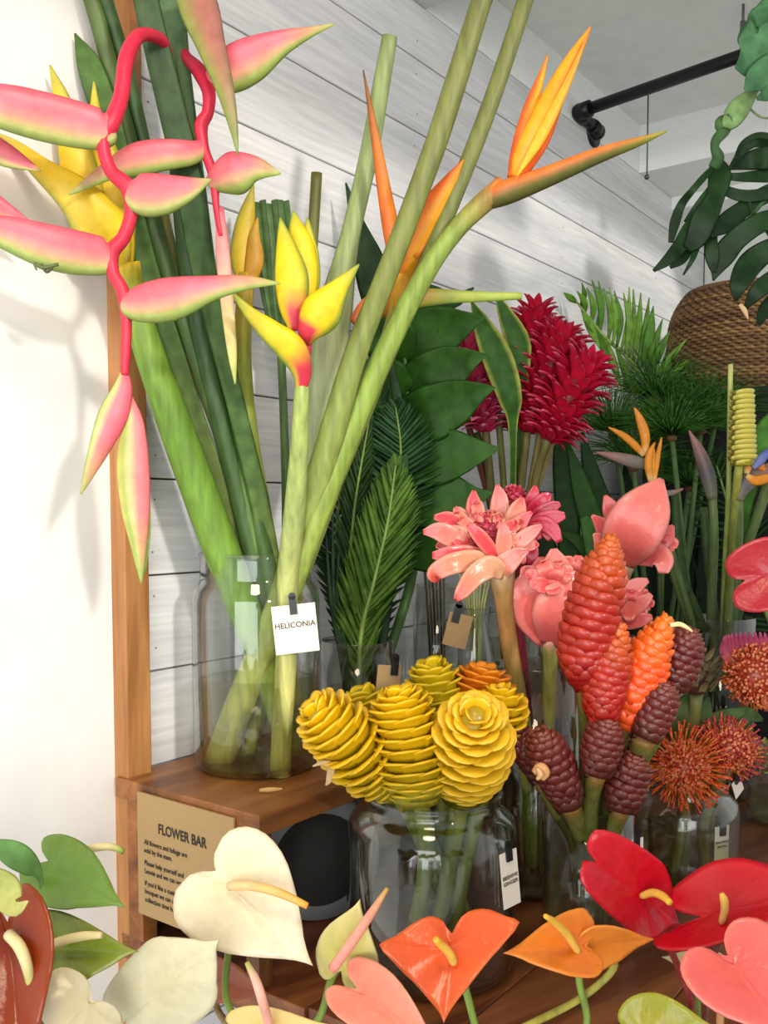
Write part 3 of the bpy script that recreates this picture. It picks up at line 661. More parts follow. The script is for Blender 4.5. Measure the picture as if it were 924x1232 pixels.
frond('narrow dark cycad frond left in the short cylinder', [(424, 850), (420, 768), (420, 690), (428, 600), (445, 500)], [3, 3, 2.2, 1.6, 1], [1.43, 1.43, 1.43, 1.43, 1.43], 80, (12, 44, 46, 40, 12), (.4, .45, .45, .45, .3), 3.6, ('#2f4d1d', '#274417'))
frond('drooping glossy cycad frond behind the broad one', [(440, 850), (452, 740), (478, 610), (482, 540), (476, 490)], [3, 3, 2, 1.5, 1], [1.46, 1.46, 1.46, 1.45, 1.45], 64, (14, 40, 56, 50, 14), (.6, .8, 1.0, .9, .5), 3.0, ('#1f3f22', '#2a4c26', '#355d33'), droop=.35)
frond('dark cycad frond leaning left behind the olive stems', [(428, 850), (415, 740), (405, 640), (420, 540), (436, 470)], [3, 3, 2, 1.5, 1], [1.46, 1.48, 1.48, 1.48, 1.48], 60, (12, 44, 56, 50, 14), (.5, .6, .7, .6, .5), 3.2, ('#1f3f1f', '#26471f'), droop=.3)
for i, (u0, v0, lab) in enumerate(((392, 640, 'outermost'), (400, 600, 'second'), (408, 660, 'third'))):
    solo('grass_blade', loft(MB(), [(u0, v0), (398 + i * 4, 720), (410 + i * 3, 790), (420, 870)], [.8, 3, 3, 2], '#1e3618', d=[1.40, 1.40, 1.40, 1.41], thick=.2, n=6), LEAF, 'thin dark grass blade beside the tall jar, %s from the left' % lab, 'leaf')
# big lobed leaf
BL = thing('lobed_leaf', 'large dark green lobed leaf in the middle of the display', 'leaf', W(470, 850, 1.5))
lc = lambda a, b: (lambda t, s: mix(lin(a), lin(b), t))
lofted(BL, 'stalk', [(446, 860), (470, 780), (496, 690), (500, 600), (492, 500), (486, 420), (484, 370)], [6, 6, 6, 5, 4, 3, 2], '#3f6128', STEM, d=[1.44, 1.48, 1.52, 1.52, 1.51, 1.50, 1.50])
for pts, hw in (([(482, 440), (505, 415), (535, 396), (560, 388), (584, 382)], [16, 42, 30, 15, .6]), ([(486, 470), (515, 455), (545, 440), (566, 432), (587, 427)], [20, 30, 26, 13, .6]),
                ([(488, 505), (515, 498), (550, 482), (574, 472), (596, 466)], [24, 34, 27, 14, .6]), ([(492, 550), (520, 550), (552, 546), (578, 543), (602, 539)], [28, 36, 28, 14, .6]),
                ([(496, 595), (520, 600), (550, 600), (572, 598), (592, 592)], [30, 38, 28, 14, .6]), ([(498, 640), (512, 650), (532, 662), (546, 668), (560, 676)], [28, 38, 30, 16, .6]),
                ([(484, 440), (490, 412), (504, 384), (516, 366), (530, 350)], [18, 34, 26, 14, .6]), ([(482, 440), (470, 410), (456, 386), (448, 372), (438, 358)], [16, 32, 22, 12, .6]),
                ([(484, 480), (466, 464), (446, 450), (434, 446), (420, 442)], [20, 32, 24, 12, .6]), ([(488, 520), (466, 520), (442, 512), (428, 512), (414, 512)], [22, 36, 26, 13, .6]), ([(494, 590), (472, 600), (452, 612), (442, 622), (430, 634)], [24, 38, 26, 13, .6])):
    lofted(BL, 'lobe', pts, hw, lc('#234a0e', '#2f5c14'), LEAF, d=[1.508, 1.495 + random.uniform(-.012, .012), 1.488, 1.48, 1.475], thick=.03, n=12, fold=.16, roll=random.uniform(-.18, .18), wave=.07)
solo('dark_leaf', loft(MB(), [(416, 220), (430, 270), (448, 330), (460, 400), (450, 560), (440, 720), (436, 850)], [1, 9, 20, 18, 5, 4, 4], '#24401c', d=[1.50, 1.50, 1.50, 1.50, 1.48, 1.46, 1.44], thick=.06, n=8, fold=.3), LEAF, 'pointed dark leaf rising behind the orange heliconia', 'leaf')
solo('dark_leaf', loft(MB(), [(570, 346), (545, 362), (510, 356), (480, 372), (470, 430), (462, 560), (448, 850)], [1, 9, 14, 12, 6, 4, 4], '#2a4a1f', d=[1.52, 1.52, 1.53, 1.53, 1.52, 1.5, 1.45], thick=.08, n=8, fold=.2, wave=.15), LEAF, 'ragged dark leaf just under the horizontal orange bract', 'leaf')
solo('spear_leaf', loft(MB(), [(462, 405), (478, 480), (484, 570), (470, 700), (450, 850)], [2, 6, 8, 6, 4], '#22411d', d=[1.47, 1.46, 1.45, 1.44, 1.43], thick=.1, n=8), LEAF, 'slender green spear with a pale tip before the lobed leaf', 'leaf')

# ================================================================ small vases: their straws
for i in range(6):
    solo('dry_straw', loft(MB(), [(508 + i * 5, 640 + random.uniform(-10, 30)), (514 + i * 4, 730), (520 + i * 3, 835)], 1.6, '#5b4a31' if i % 2 else '#20301c', d=1.60 + (i % 3) * .01, n=5), STEM, 'thin straw standing in the slim vase on the shelf', 'straw', group='straws in the slim vase')
for i in range(8):
    a = (i - 3.5)
    solo('pale_straw', loft(MB(), [(572 + a * 5.5, 690 - 4 * (i % 3)), (572 + a * 2.2, 745), (572 + a * 1.4, 800)], 1.5, '#b9bd77', d=1.62 + (i % 3 - 1) * .006, n=5), STEM, 'thin pale straw fanning out of the waisted bottle', 'straw', group='straws in the waisted bottle')

# ================================================================ unit petals for the crowded heads
def petal_mesh(name, wid, curl, cup, cf, mat, nl=7, nw=5, th=.05, tip=.0, fat=.45):
    """one petal along +z, width across x, curling towards +y; closed with two skins"""
    V, F, C = [], [], []
    for side in (0, 1):
        for i in range(nl + 1):
            z = i / nl; w = wid * (math.sin(math.pi * (fat * .5 + z * (1 - fat * .5))) ** .75 if i < nl else tip + .01)
            for j in range(nw):
                q = j / (nw - 1) * 2 - 1
                V.append((w * q, curl * z * z * z - cup * wid * (1 - q * q) * (1 if side else 1) + (th if side else 0) * (1 - abs(q) * .9) * (1 - z * .7), z)); C.append(cf(z, q))
    o = (nl + 1) * nw
    for i in range(nl):
        for j in range(nw - 1):
            a = i * nw + j; F.append((a, a + 1, a + nw + 1, a + nw)); F.append((o + a + nw, o + a + nw + 1, o + a + 1, o + a))
        a = i * nw; F.append((a, a + nw, o + a + nw, o + a)); a += nw - 1; F.append((o + a, o + a + nw, a + nw, a))
    me = MB().add(V, F, C).mesh(name); me.materials.append(mat); return me
def aim(p, zdir, ydir, sx, sy, sz):
    z = Vector(zdir).normalized(); y = Vector(ydir); y = (y - z * y.dot(z)); y = y.normalized() if y.length > 1e-6 else z.orthogonal().normalized(); x = y.cross(z)
    M = Matrix((x * sx, y * sy, z * sz)).transposed().to_4x4(); M.translation = p; return M
GA = math.pi * (3 - 5 ** .5)
def plume(label, axis, hw, d, n, size, mesh, corecol, stem=None, stemhw=4, stemcol_='#6f6a3a', b0=.25, b1=.9, wid=1.0, sd=None, name='red_ginger', k=8):
    """flower head of many overlapping bracts set in a spiral along an axis"""
    T = thing(name, label, 'flower', W(*(stem or axis)[-1 if stem else 0][:2], (sd or d)[-1 if stem else 0]))
    lofted(T, 'core', axis, [h * .6 for h in hw], corecol, PETAL, d=d, n=10)
    fr = frames(path(axis, hw, k, d)); m = len(fr) - 1
    for i in range(n):
        t = (i + .5) / n; p, w, Tn, S, N = fr[min(int(t * m), m)]
        a = i * GA; er = S * math.cos(a) + N * math.sin(a)
        b = b1 + (b0 - b1) * t ** 1.6; b += random.uniform(-.12, .12)
        dr = Tn * math.cos(b) + er * math.sin(b); L = size * d[0] / FPX * random.uniform(.85, 1.15) * (1 - .35 * max(0, t - .7) / .3)
        piece(T, 'bract', mesh, aim(p + er * (w * .55), dr, er, L * wid, L, L))
    if stem: lofted(T, 'stem', stem, stemhw, stemcol_, STEM, d=sd or d[0], n=8)
    return T
gr = grad((0, '#a00e26'), (.4, '#d4163a'), (.75, '#e4284e'), (1, '#f26c88'))
RGB_ = petal_mesh('red_bract', .28, .55, .5, lambda z, q: gr(z), PETAL)
gp = grad((0, '#d02a58'), (.5, '#ea4f78'), (1, '#f694ac'))
PGB = petal_mesh('pink_bract', .28, .55, .5, lambda z, q: gp(z), PETAL)
plume('red ginger plume, tallest of the three red heads', [(622, 520), (628, 470), (640, 410), (646, 368)], [10, 22, 24, 9], [1.70, 1.70, 1.70, 1.70], 130, 28, RGB_, '#8a0f22', [(622, 520), (617, 600), (615, 700), (612, 800)], 5, sd=[1.70, 1.71, 1.73, 1.75])
plume('red ginger plume between the tallest and the right one', [(634, 520), (650, 472), (668, 425), (676, 400)], [10, 25, 26, 12], [1.66, 1.66, 1.66, 1.66], 130, 28, RGB_, '#8a0f22', [(634, 520), (626, 600), (624, 700), (620, 800)], 5, sd=[1.66, 1.69, 1.72, 1.74])
plume('red ginger plume leaning right, lowest of the three red heads', [(658, 530), (672, 505), (692, 462), (712, 432)], [10, 26, 32, 16], [1.62, 1.62, 1.62, 1.62], 140, 29, RGB_, '#8a0f22', [(660, 525), (642, 590), (632, 700), (624, 800)], 5, sd=[1.62, 1.66, 1.70, 1.73])
plume('pink ginger plume half hidden behind the lobed leaf', [(584, 520), (580, 480), (572, 440), (562, 400)], [10, 18, 20, 10], [1.66, 1.66, 1.66, 1.66], 110, 24, PGB, '#a01a40', [(584, 515), (592, 600), (604, 700), (608, 800)], 5, sd=[1.66, 1.68, 1.72, 1.74])
va = lambda t, s: mix(lin('#3f6d26'), lin('#c3c25a'), (abs(s) - .72) * 4)
solo('variegated_leaf', loft(MB(), [(567, 362), (582, 395), (600, 435), (614, 480), (617, 520), (616, 650), (614, 800)], [1, 12, 18, 14, 5, 4, 4], va, d=[1.60, 1.60, 1.60, 1.61, 1.63, 1.68, 1.73], thick=.06, n=14, fold=.3), LEAF, 'yellow edged green leaf left of the red ginger', 'leaf')
solo('variegated_leaf', loft(MB(), [(596, 352), (608, 378), (622, 410), (626, 440), (622, 560), (618, 800)], [1, 9, 15, 12, 5, 4], va, d=[1.66, 1.66, 1.66, 1.66, 1.69, 1.74], thick=.06, n=14, fold=.3), LEAF, 'yellow edged green leaf close against the tallest red ginger', 'leaf')
for i, (a, b, c, q) in enumerate(((560, 500, '#7b4433', 'reddish'), (598, 480, '#76773d', 'olive'), (655, 490, '#8a7a3e', 'tan'), (668, 520, '#9b8340', 'golden'), (574, 520, '#5d6a33', 'green'))):
    solo('flower_stalk', loft(MB(), [(a, b), ((a + 610) / 2 + 3, 600), (612, 720), (614, 800)], 4, c, d=[1.68, 1.70, 1.73, 1.75], n=8), STEM, '%s stalk standing among the red ginger stems' % q, 'stem')

# ================================================================ torch ginger
def torch(label, dome, dome_r, dd, dome_mesh, ndome, petals, stem, shw, scol, sd, axis, ring=()):
    """dome of small scales inside a ring of big waxy petals; petals are traced paths (points, half widths, depths)"""
    T = thing('torch_ginger', label, 'flower', W(*stem[-1], sd[-1]))
    c = W(*dome, dd); r = dome_r * dd / FPX; ax = Vector(axis).normalized(); S = ax.orthogonal().normalized(); N = ax.cross(S)
    if ndome:
        part(T, 'core', ball(MB(), c, r * .9, 16, lin('#c8445a')), PETAL)
        for i in range(ndome):
            y = 1 - (i + .5) / ndome * 1.5; rr = math.sqrt(max(0, 1 - y * y)); a = i * GA
            er = S * math.cos(a) * rr + N * math.sin(a) * rr + ax * y
            dr = (ax * .9 + er * .35)
            piece(T, 'scale', dome_mesh, aim(c + er * (r * .86) - ax * (r * .25), dr, er, r * .5, r * .5, r * .62))
    for cx, cy, rp, n, wl, dd_, cols in ring:
        for i in range(n):
            a = 2 * math.pi * (i + random.uniform(-.25, .25)) / n; rr = rp * random.uniform(.85, 1.15)
            eu, ev = math.cos(a), math.sin(a) * .72
            petals = petals + [([(cx + eu * rr * .3, cy + ev * rr * .3 + 6), (cx + eu * rr * .65, cy + ev * rr * .65 + 1), (cx + eu * rr, cy + ev * rr - 2), (cx + eu * rr * 1.12, cy + ev * rr * 1.12 + random.uniform(-3, 4))],
                                [wl * .6, wl, wl * .85, wl * .2], [dd_ + .012, dd_ + .004 * math.sin(a), dd_ - .008 * ev, dd_ - .006], random.choice(cols))]
    for P, hw, D, col in petals:
        lofted(T, 'petal', P, hw, col, WAXY, d=D, thick=.22, n=12, k=5, fold=.28)
    lofted(T, 'stem', stem, shw, scol, STEM, d=sd, n=10)
    return T
gs = grad((0, '#b82a40'), (.6, '#d44c5a'), (1, '#e67a7c'))
PSC = petal_mesh('pink_scale', .5, .1, .4, lambda z, q: gs(z), PETAL, 5, 5)
gs2 = grad((0, '#a01430'), (.6, '#c62a48'), (1, '#e26a80'))
RSC = petal_mesh('red_scale', .5, .1, .4, lambda z, q: gs2(z), PETAL, 5, 5)
pk = lambda a, b, e='#f3b6a8': (lambda t, s: mix(mix(lin(a), lin(b), t), lin(e), (abs(s) - .7) * 1.6))
K1, K2, K3 = pk('#e05254', '#d83c46', '#f4b8a2'), pk('#eaa084', '#dc5054', '#f6c4b0'), pk('#e6b488', '#c8262e', '#f4bca2')
torch('large open pale pink torch ginger above the yellow cones', (582, 640), 23, 1.215, PSC, 70, [
    ([(590, 665), (560, 655), (530, 640), (509, 640)], [8, 12, 12, 3], [1.22, 1.21, 1.20, 1.20], K2),
    ([(585, 660), (560, 640), (540, 625), (522, 622)], [8, 11, 10, 3], [1.225, 1.22, 1.215, 1.21], K1),
    ([(575, 660), (560, 635), (552, 618), (547, 610)], [8, 11, 9, 2], [1.24, 1.235, 1.23, 1.23], K2),
    ([(585, 660), (573, 625), (570, 605), (570, 590)], [8, 11, 9, 2], [1.25, 1.25, 1.25, 1.25], K1),
    ([(595, 660), (600, 625), (601, 600), (598, 583)], [8, 12, 10, 2], [1.25, 1.25, 1.25, 1.25], K2),
    ([(600, 665), (616, 630), (624, 610), (629, 598)], [8, 12, 10, 2], [1.235, 1.23, 1.225, 1.22], K3),
    ([(600, 670), (620, 655), (640, 640), (652, 632)], [8, 10, 8, 2], [1.22, 1.205, 1.20, 1.195], K2),
    ([(600, 668), (616, 645), (626, 628), (640, 616)], [8, 12, 10, 2], [1.23, 1.225, 1.22, 1.215], K1),
    ([(598, 672), (585, 655), (572, 640), (562, 632)], [6, 9, 8, 2], [1.20, 1.19, 1.185, 1.185], K1),
    ([(602, 672), (606, 655), (606, 640), (603, 628)], [6, 10, 8, 2], [1.20, 1.19, 1.185, 1.185], K2),
    ([(605, 685), (575, 675), (545, 678), (523, 690), (526, 700)], [8, 13, 13, 10, 3], [1.21, 1.195, 1.18, 1.18, 1.185], K3),
    ([(606, 690), (590, 682), (572, 692), (556, 712), (548, 722)], [8, 14, 13, 9, 3], [1.20, 1.18, 1.17, 1.165, 1.165], K3),
    ([(600, 682), (570, 668), (540, 668), (520, 668)], [8, 11, 11, 4], [1.215, 1.20, 1.19, 1.19], K1),
    ([(604, 700), (606, 682), (622, 668), (636, 662)], [6, 14, 10, 2], [1.21, 1.195, 1.19, 1.19], K2)],
    [(603, 690), (606, 720), (612, 770), (622, 830), (632, 900), (640, 1040)], [16, 12, 10.5, 10.5, 10, 9], stemcol((0, '#caa983'), (.15, '#a8804a'), (.35, '#a5743f'), (.6, '#8a7a3d'), (1, '#7c8a42')), [1.215, 1.22, 1.235, 1.25, 1.28, 1.31], (-.25, -.55, .8), ring=((584, 648, 40, 13, 8, 1.205, (K1, K2)), (584, 652, 56, 11, 8, 1.215, (K2, K3))))
R1, R2 = pk('#b0142f', '#c02440', '#e07086'), pk('#960f28', '#b01c38', '#d9627a')
torch('small crimson torch ginger behind the large pale one', (618, 599), 14, 1.285, RSC, 50, [
    ([(628, 628), (636, 610), (642, 595), (644, 584)], [5, 8, 7, 2], [1.28, 1.27, 1.265, 1.265], R1),
    ([(630, 630), (645, 610), (655, 600), (662, 594)], [5, 9, 8, 3], [1.275, 1.265, 1.26, 1.26], R1),
    ([(632, 632), (650, 618), (664, 610), (674, 606)], [5, 9, 8, 3], [1.27, 1.26, 1.255, 1.25], R2),
    ([(632, 636), (652, 625), (668, 622), (680, 620)], [5, 9, 9, 4], [1.265, 1.255, 1.25, 1.245], R1),
    ([(630, 638), (650, 630), (664, 636), (673, 652)], [5, 9, 9, 4], [1.26, 1.25, 1.245, 1.24], R1),
    ([(628, 640), (640, 640), (655, 638), (662, 650)], [5, 11, 9, 3], [1.265, 1.255, 1.25, 1.245], R2),
    ([(628, 648), (636, 655), (640, 668), (638, 680)], [6, 9, 8, 3], [1.27, 1.26, 1.255, 1.255], R2)],
    [(630, 640), (629, 690), (625, 750), (630, 820), (640, 920), (645, 1050)], [8, 7.5, 7, 7, 7, 7], stemcol((0, '#a3203a'), (.4, '#8f2134'), (1, '#5b2c26')), [1.285, 1.285, 1.29, 1.30, 1.32, 1.33], (-.1, -.4, .9))
Q1, Q2 = pk('#e25e5c', '#ea8074', '#f4ae9e'), pk('#da4c52', '#e46a64', '#f09c8e')
torch('cup shaped coral pink torch ginger behind the red cones', (668, 690), 26, 1.24, PSC, 0, [
    ([(660, 772), (650, 740), (640, 710), (634, 690), (628, 682)], [14, 30, 28, 16, 3], [1.25, 1.235, 1.225, 1.225, 1.22], Q1),
    ([(664, 774), (672, 745), (676, 715), (678, 700)], [14, 32, 28, 8], [1.245, 1.215, 1.205, 1.205], Q1),
    ([(668, 772), (690, 735), (705, 705), (712, 690)], [12, 26, 24, 6], [1.255, 1.245, 1.24, 1.24], Q2),
    ([(660, 760), (655, 715), (652, 690), (650, 670)], [10, 22, 20, 4], [1.26, 1.255, 1.25, 1.25], Q2),
    ([(664, 755), (668, 705), (668, 680), (666, 660)], [10, 20, 18, 4], [1.255, 1.245, 1.24, 1.24], Q1),
    ([(668, 755), (688, 705), (694, 685), (696, 668)], [10, 20, 18, 4], [1.265, 1.26, 1.255, 1.255], Q2),
    ([(655, 760), (634, 740), (624, 720), (622, 705)], [8, 16, 14, 3], [1.26, 1.255, 1.25, 1.245], Q2),
    ([(666, 740), (664, 712), (664, 695), (666, 684)], [8, 16, 14, 3], [1.235, 1.215, 1.21, 1.21], Q2)],
    [(662, 768), (662, 800), (660, 860), (656, 950), (652, 1060)], [12, 9, 8.5, 8, 8], stemcol((0, '#d99a86'), (.12, '#8f8a45'), (1, '#8c8c47')), [1.25, 1.26, 1.28, 1.31, 1.335], (0, -.3, 1), ring=((664, 698, 26, 9, 10, 1.20, (Q1, Q2)), (690, 690, 24, 7, 9, 1.235, (Q1, Q2))))
torch('coral pink torch ginger with one big ovate petal, right of centre', (752, 640), 20, 1.34, PSC, 0, [
    ([(748, 676), (758, 645), (778, 610), (796, 576)], [16, 34, 30, 3], [1.34, 1.30, 1.29, 1.295], Q1),
    ([(752, 672), (735, 650), (724, 632), (712, 620)], [10, 14, 10, 2], [1.36, 1.35, 1.345, 1.34], Q2),
    ([(752, 668), (742, 630), (734, 610), (728, 596)], [10, 13, 10, 2], [1.37, 1.365, 1.36, 1.36], Q2),
    ([(750, 676), (732, 665), (722, 650), (714, 642)], [10, 14, 10, 2], [1.345, 1.33, 1.325, 1.32], Q1),
    ([(760, 670), (785, 655), (800, 645), (810, 632)], [10, 15, 12, 2], [1.34, 1.33, 1.325, 1.325], Q2),
    ([(764, 672), (788, 668), (798, 676), (798, 690)], [8, 15, 13, 6], [1.335, 1.315, 1.305, 1.30], Q1),
    ([(758, 676), (770, 640), (790, 615), (800, 600)], [10, 24, 18, 2], [1.36, 1.35, 1.345, 1.34], Q2)],
    [(752, 672), (740, 720), (715, 800), (690, 900), (664, 1050)], [14, 9, 8, 8, 8], stemcol((0, '#e8c0a8'), (.1, '#b08a5c'), (1, '#7d7d40')), [1.35, 1.36, 1.36, 1.35, 1.345], (.2, -.3, 1), ring=((790, 655, 20, 6, 9, 1.325, (Q1, Q2)),))
torch('small coral torch ginger peeping out right of the tallest red cone', (748, 720), 12, 1.30, PSC, 0, [
    ([(735, 745), (750, 720), (765, 705), (780, 698)], [6, 12, 10, 3], [1.31, 1.29, 1.285, 1.28], Q1),
    ([(735, 748), (755, 735), (772, 725), (784, 715)], [6, 11, 9, 3], [1.30, 1.285, 1.275, 1.27], Q1),
    ([(735, 752), (755, 748), (772, 745), (785, 742)], [6, 10, 9, 3], [1.30, 1.285, 1.275, 1.27], Q2),
    ([(735, 740), (742, 712), (748, 698), (752, 690)], [6, 12, 9, 3], [1.31, 1.30, 1.30, 1.30], Q2)],
    [(735, 748), (722, 800), (700, 880), (668, 1050)], [8, 7, 7, 7], '#84803f', [1.31, 1.325, 1.335, 1.345], (.5, -.3, .6), ring=((756, 728, 26, 8, 8, 1.28, (Q1, Q2)),))

# ================================================================ cones: beehive ginger and shampoo ginger
def bract_geo(ha, prof, nl=7):
    """one cone bract on a unit-radius axis: x across, y outwards, z up the axis"""
    V, F = [], []; m = len(prof)
    for j in range(nl):
        q = j / (nl - 1) * 2 - 1; a = q * ha; f = 1 - .8 * q * q
        for r, z in prof:
            rr = r if r < .9 else 1 - .10 * q * q + (r - 1) * f; zz = z * (1 - .35 * q * q) - .22 * q * q
            V.append((rr * math.sin(a), rr * math.cos(a), zz))
    for j in range(nl - 1):
        for i in range(m):
            F.append((j * m + i, j * m + (i + 1) % m, (j + 1) * m + (i + 1) % m, (j + 1) * m + i))
    F.append(tuple(range(m))); F.append(tuple((nl - 1) * m + i for i in range(m))[::-1])
    return V, F
BEE = [(.6, -.7), (.93, -.7), (1.0, -.25), (1.14, .22), (1.29, .42), (1.26, .58), (1.04, .42), (.7, .1)]
SHA = [(.6, -.7), (.95, -.75), (1.06, -.25), (1.12, .2), (1.06, .48), (.95, .45), (.6, .1)]
def cone(name, label, axis, hw, d, rows, per, prof, cf, stem, shw, scol, sd, lip=None, sep=True, ha=1.25, hs=1.0, k=8):
    """cone head on a stem; axis runs from the base to the tip, hw gives its half width along it"""
    T = thing(name, label, 'flower', W(*stem[-1], sd[-1]))
    ppx = path(axis, hw, k, d); fr = frames(ppx); m = len(fr) - 1
    lofted(T, 'core', axis, [h * .80 for h in hw], cf(.5, .2), CONE, d=d, n=14)
    L = sum((fr[i + 1][0] - fr[i][0]).length for i in range(m)); V0, F0 = bract_geo(ha * math.pi / per * 1.3, prof)
    zmin = min(p[2] for p in V0); zmax = max(p[2] for p in V0); joined = MB(); memo = {}
    for i in range(rows):
        ri = cr([(h,) for h in hw], min(1, (i + .4) / rows) * (len(hw) - 1))[0]
        pr = per if ri > max(hw) * .5 else max(4, per - 2)
        for j in range(pr):
            t = min(.995, (i + .1 + .9 * j / pr) / rows); x = t * m; i0 = min(int(x), m - 1); fx = x - i0
            p = fr[i0][0].lerp(fr[i0 + 1][0], fx); r = fr[i0][1] * (1 - fx) + fr[i0 + 1][1] * fx
            Tn = fr[i0][2]; S = fr[i0][3]; N = fr[i0][4]; h = L / rows * 1.25 * hs
            a = (j + i * .5) / pr * 2 * math.pi; er = S * math.cos(a) + N * math.sin(a); et = er.cross(Tn)
            jit = random.uniform(.96, 1.05)
            M = Matrix((et * r * (per / pr), er * r * jit, Tn * h)).transposed().to_4x4(); M.translation = p
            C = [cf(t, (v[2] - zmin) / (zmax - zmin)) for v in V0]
            if sep:
                if i not in memo:
                    me = MB().add(V0, F0, C).mesh('bract'); me.materials.append(CONE); memo[i] = me
                piece(T, 'bract', memo[i], M)
            else: joined.add([M @ Vector(v) for v in V0], F0, C)
    if not sep: part(T, 'scales', joined, CONE, kind='stuff')
    lofted(T, 'stem', stem, shw, scol, STEM, d=sd, n=10)
    return T
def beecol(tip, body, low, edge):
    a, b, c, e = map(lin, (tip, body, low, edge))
    pocket_shade = tuple(x * y for x, y in zip(c, (.55, .62, .8)))  # olive shadow inside the bract cups, mixed into their colour
    return lambda t, z: mix(mix(mix(mix(c, b, t * 2.2), a, (t - .5) * 1.6), pocket_shade, (.55 - z) * 1.6), e, (z - .72) * 2.4)
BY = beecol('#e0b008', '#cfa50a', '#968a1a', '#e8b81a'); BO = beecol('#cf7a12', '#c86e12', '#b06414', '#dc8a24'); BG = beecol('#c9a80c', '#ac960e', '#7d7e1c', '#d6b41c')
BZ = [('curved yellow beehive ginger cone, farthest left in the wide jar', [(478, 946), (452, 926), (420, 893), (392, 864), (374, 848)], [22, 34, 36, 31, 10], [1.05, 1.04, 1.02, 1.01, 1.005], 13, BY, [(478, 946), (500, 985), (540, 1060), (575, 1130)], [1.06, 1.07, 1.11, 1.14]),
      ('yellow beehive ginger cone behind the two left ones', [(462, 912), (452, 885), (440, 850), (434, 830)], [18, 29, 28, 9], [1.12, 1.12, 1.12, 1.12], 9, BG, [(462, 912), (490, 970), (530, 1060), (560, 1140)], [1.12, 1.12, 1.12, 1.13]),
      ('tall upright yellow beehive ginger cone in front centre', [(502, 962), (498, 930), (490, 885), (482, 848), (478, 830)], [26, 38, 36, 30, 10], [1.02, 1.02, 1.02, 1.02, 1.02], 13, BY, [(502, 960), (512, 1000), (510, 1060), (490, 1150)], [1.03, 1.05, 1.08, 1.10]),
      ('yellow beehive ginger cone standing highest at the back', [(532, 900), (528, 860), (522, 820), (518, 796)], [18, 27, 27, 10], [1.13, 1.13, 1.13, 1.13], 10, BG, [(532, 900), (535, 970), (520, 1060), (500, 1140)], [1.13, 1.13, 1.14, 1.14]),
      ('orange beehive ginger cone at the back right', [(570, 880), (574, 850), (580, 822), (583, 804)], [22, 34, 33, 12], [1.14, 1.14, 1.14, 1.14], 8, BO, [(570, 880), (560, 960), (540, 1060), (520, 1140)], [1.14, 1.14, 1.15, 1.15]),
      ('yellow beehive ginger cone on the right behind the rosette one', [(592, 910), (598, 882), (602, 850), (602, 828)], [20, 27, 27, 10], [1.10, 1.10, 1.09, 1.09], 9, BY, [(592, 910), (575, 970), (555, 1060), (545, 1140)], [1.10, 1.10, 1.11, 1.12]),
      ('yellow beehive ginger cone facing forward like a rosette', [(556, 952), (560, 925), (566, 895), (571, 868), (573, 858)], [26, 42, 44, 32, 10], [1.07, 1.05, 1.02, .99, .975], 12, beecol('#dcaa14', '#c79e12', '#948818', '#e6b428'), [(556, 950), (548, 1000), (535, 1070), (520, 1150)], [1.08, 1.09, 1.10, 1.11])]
for lab, ax, hw, d, rows, cf, st, sd in BZ:
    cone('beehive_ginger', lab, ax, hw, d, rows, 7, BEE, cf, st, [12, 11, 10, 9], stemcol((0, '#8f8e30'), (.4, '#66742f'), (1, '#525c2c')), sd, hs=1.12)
solo('fallen_petal', loft(MB(), [(376, 922), (388, 918), (398, 922), (396, 938), (392, 945)], [1, 3, 5, 4, 1], '#c9a97c', d=1.0, thick=.3), PETAL, 'withered petal hanging off the left yellow cone', 'petal')
solo('fallen_petal', loft(MB(), [(312, 951), (325, 950), (340, 949)], [2, 3, 1], '#c9a05a', d=[1.115, 1.115, 1.115], thick=.5), PETAL, 'dry petal lying on the shelf in front of the tall jar', 'petal')
def shacol(tip, body, low, edge):
    a, b, c, e = map(lin, (tip, body, low, edge))
    return lambda t, z: mix(mix(mix(c, b, t * 2.5), a, (t - .55) * 2.2), e, (z - .6) * 1.0)
SR = shacol('#c8621a', '#981c14', '#8c1612', '#bc4a30'); SO = shacol('#e87416', '#dc4614', '#cc4a18', '#ee7c30'); SB = shacol('#6e3322', '#571c1a', '#4a241a', '#7d3a32')
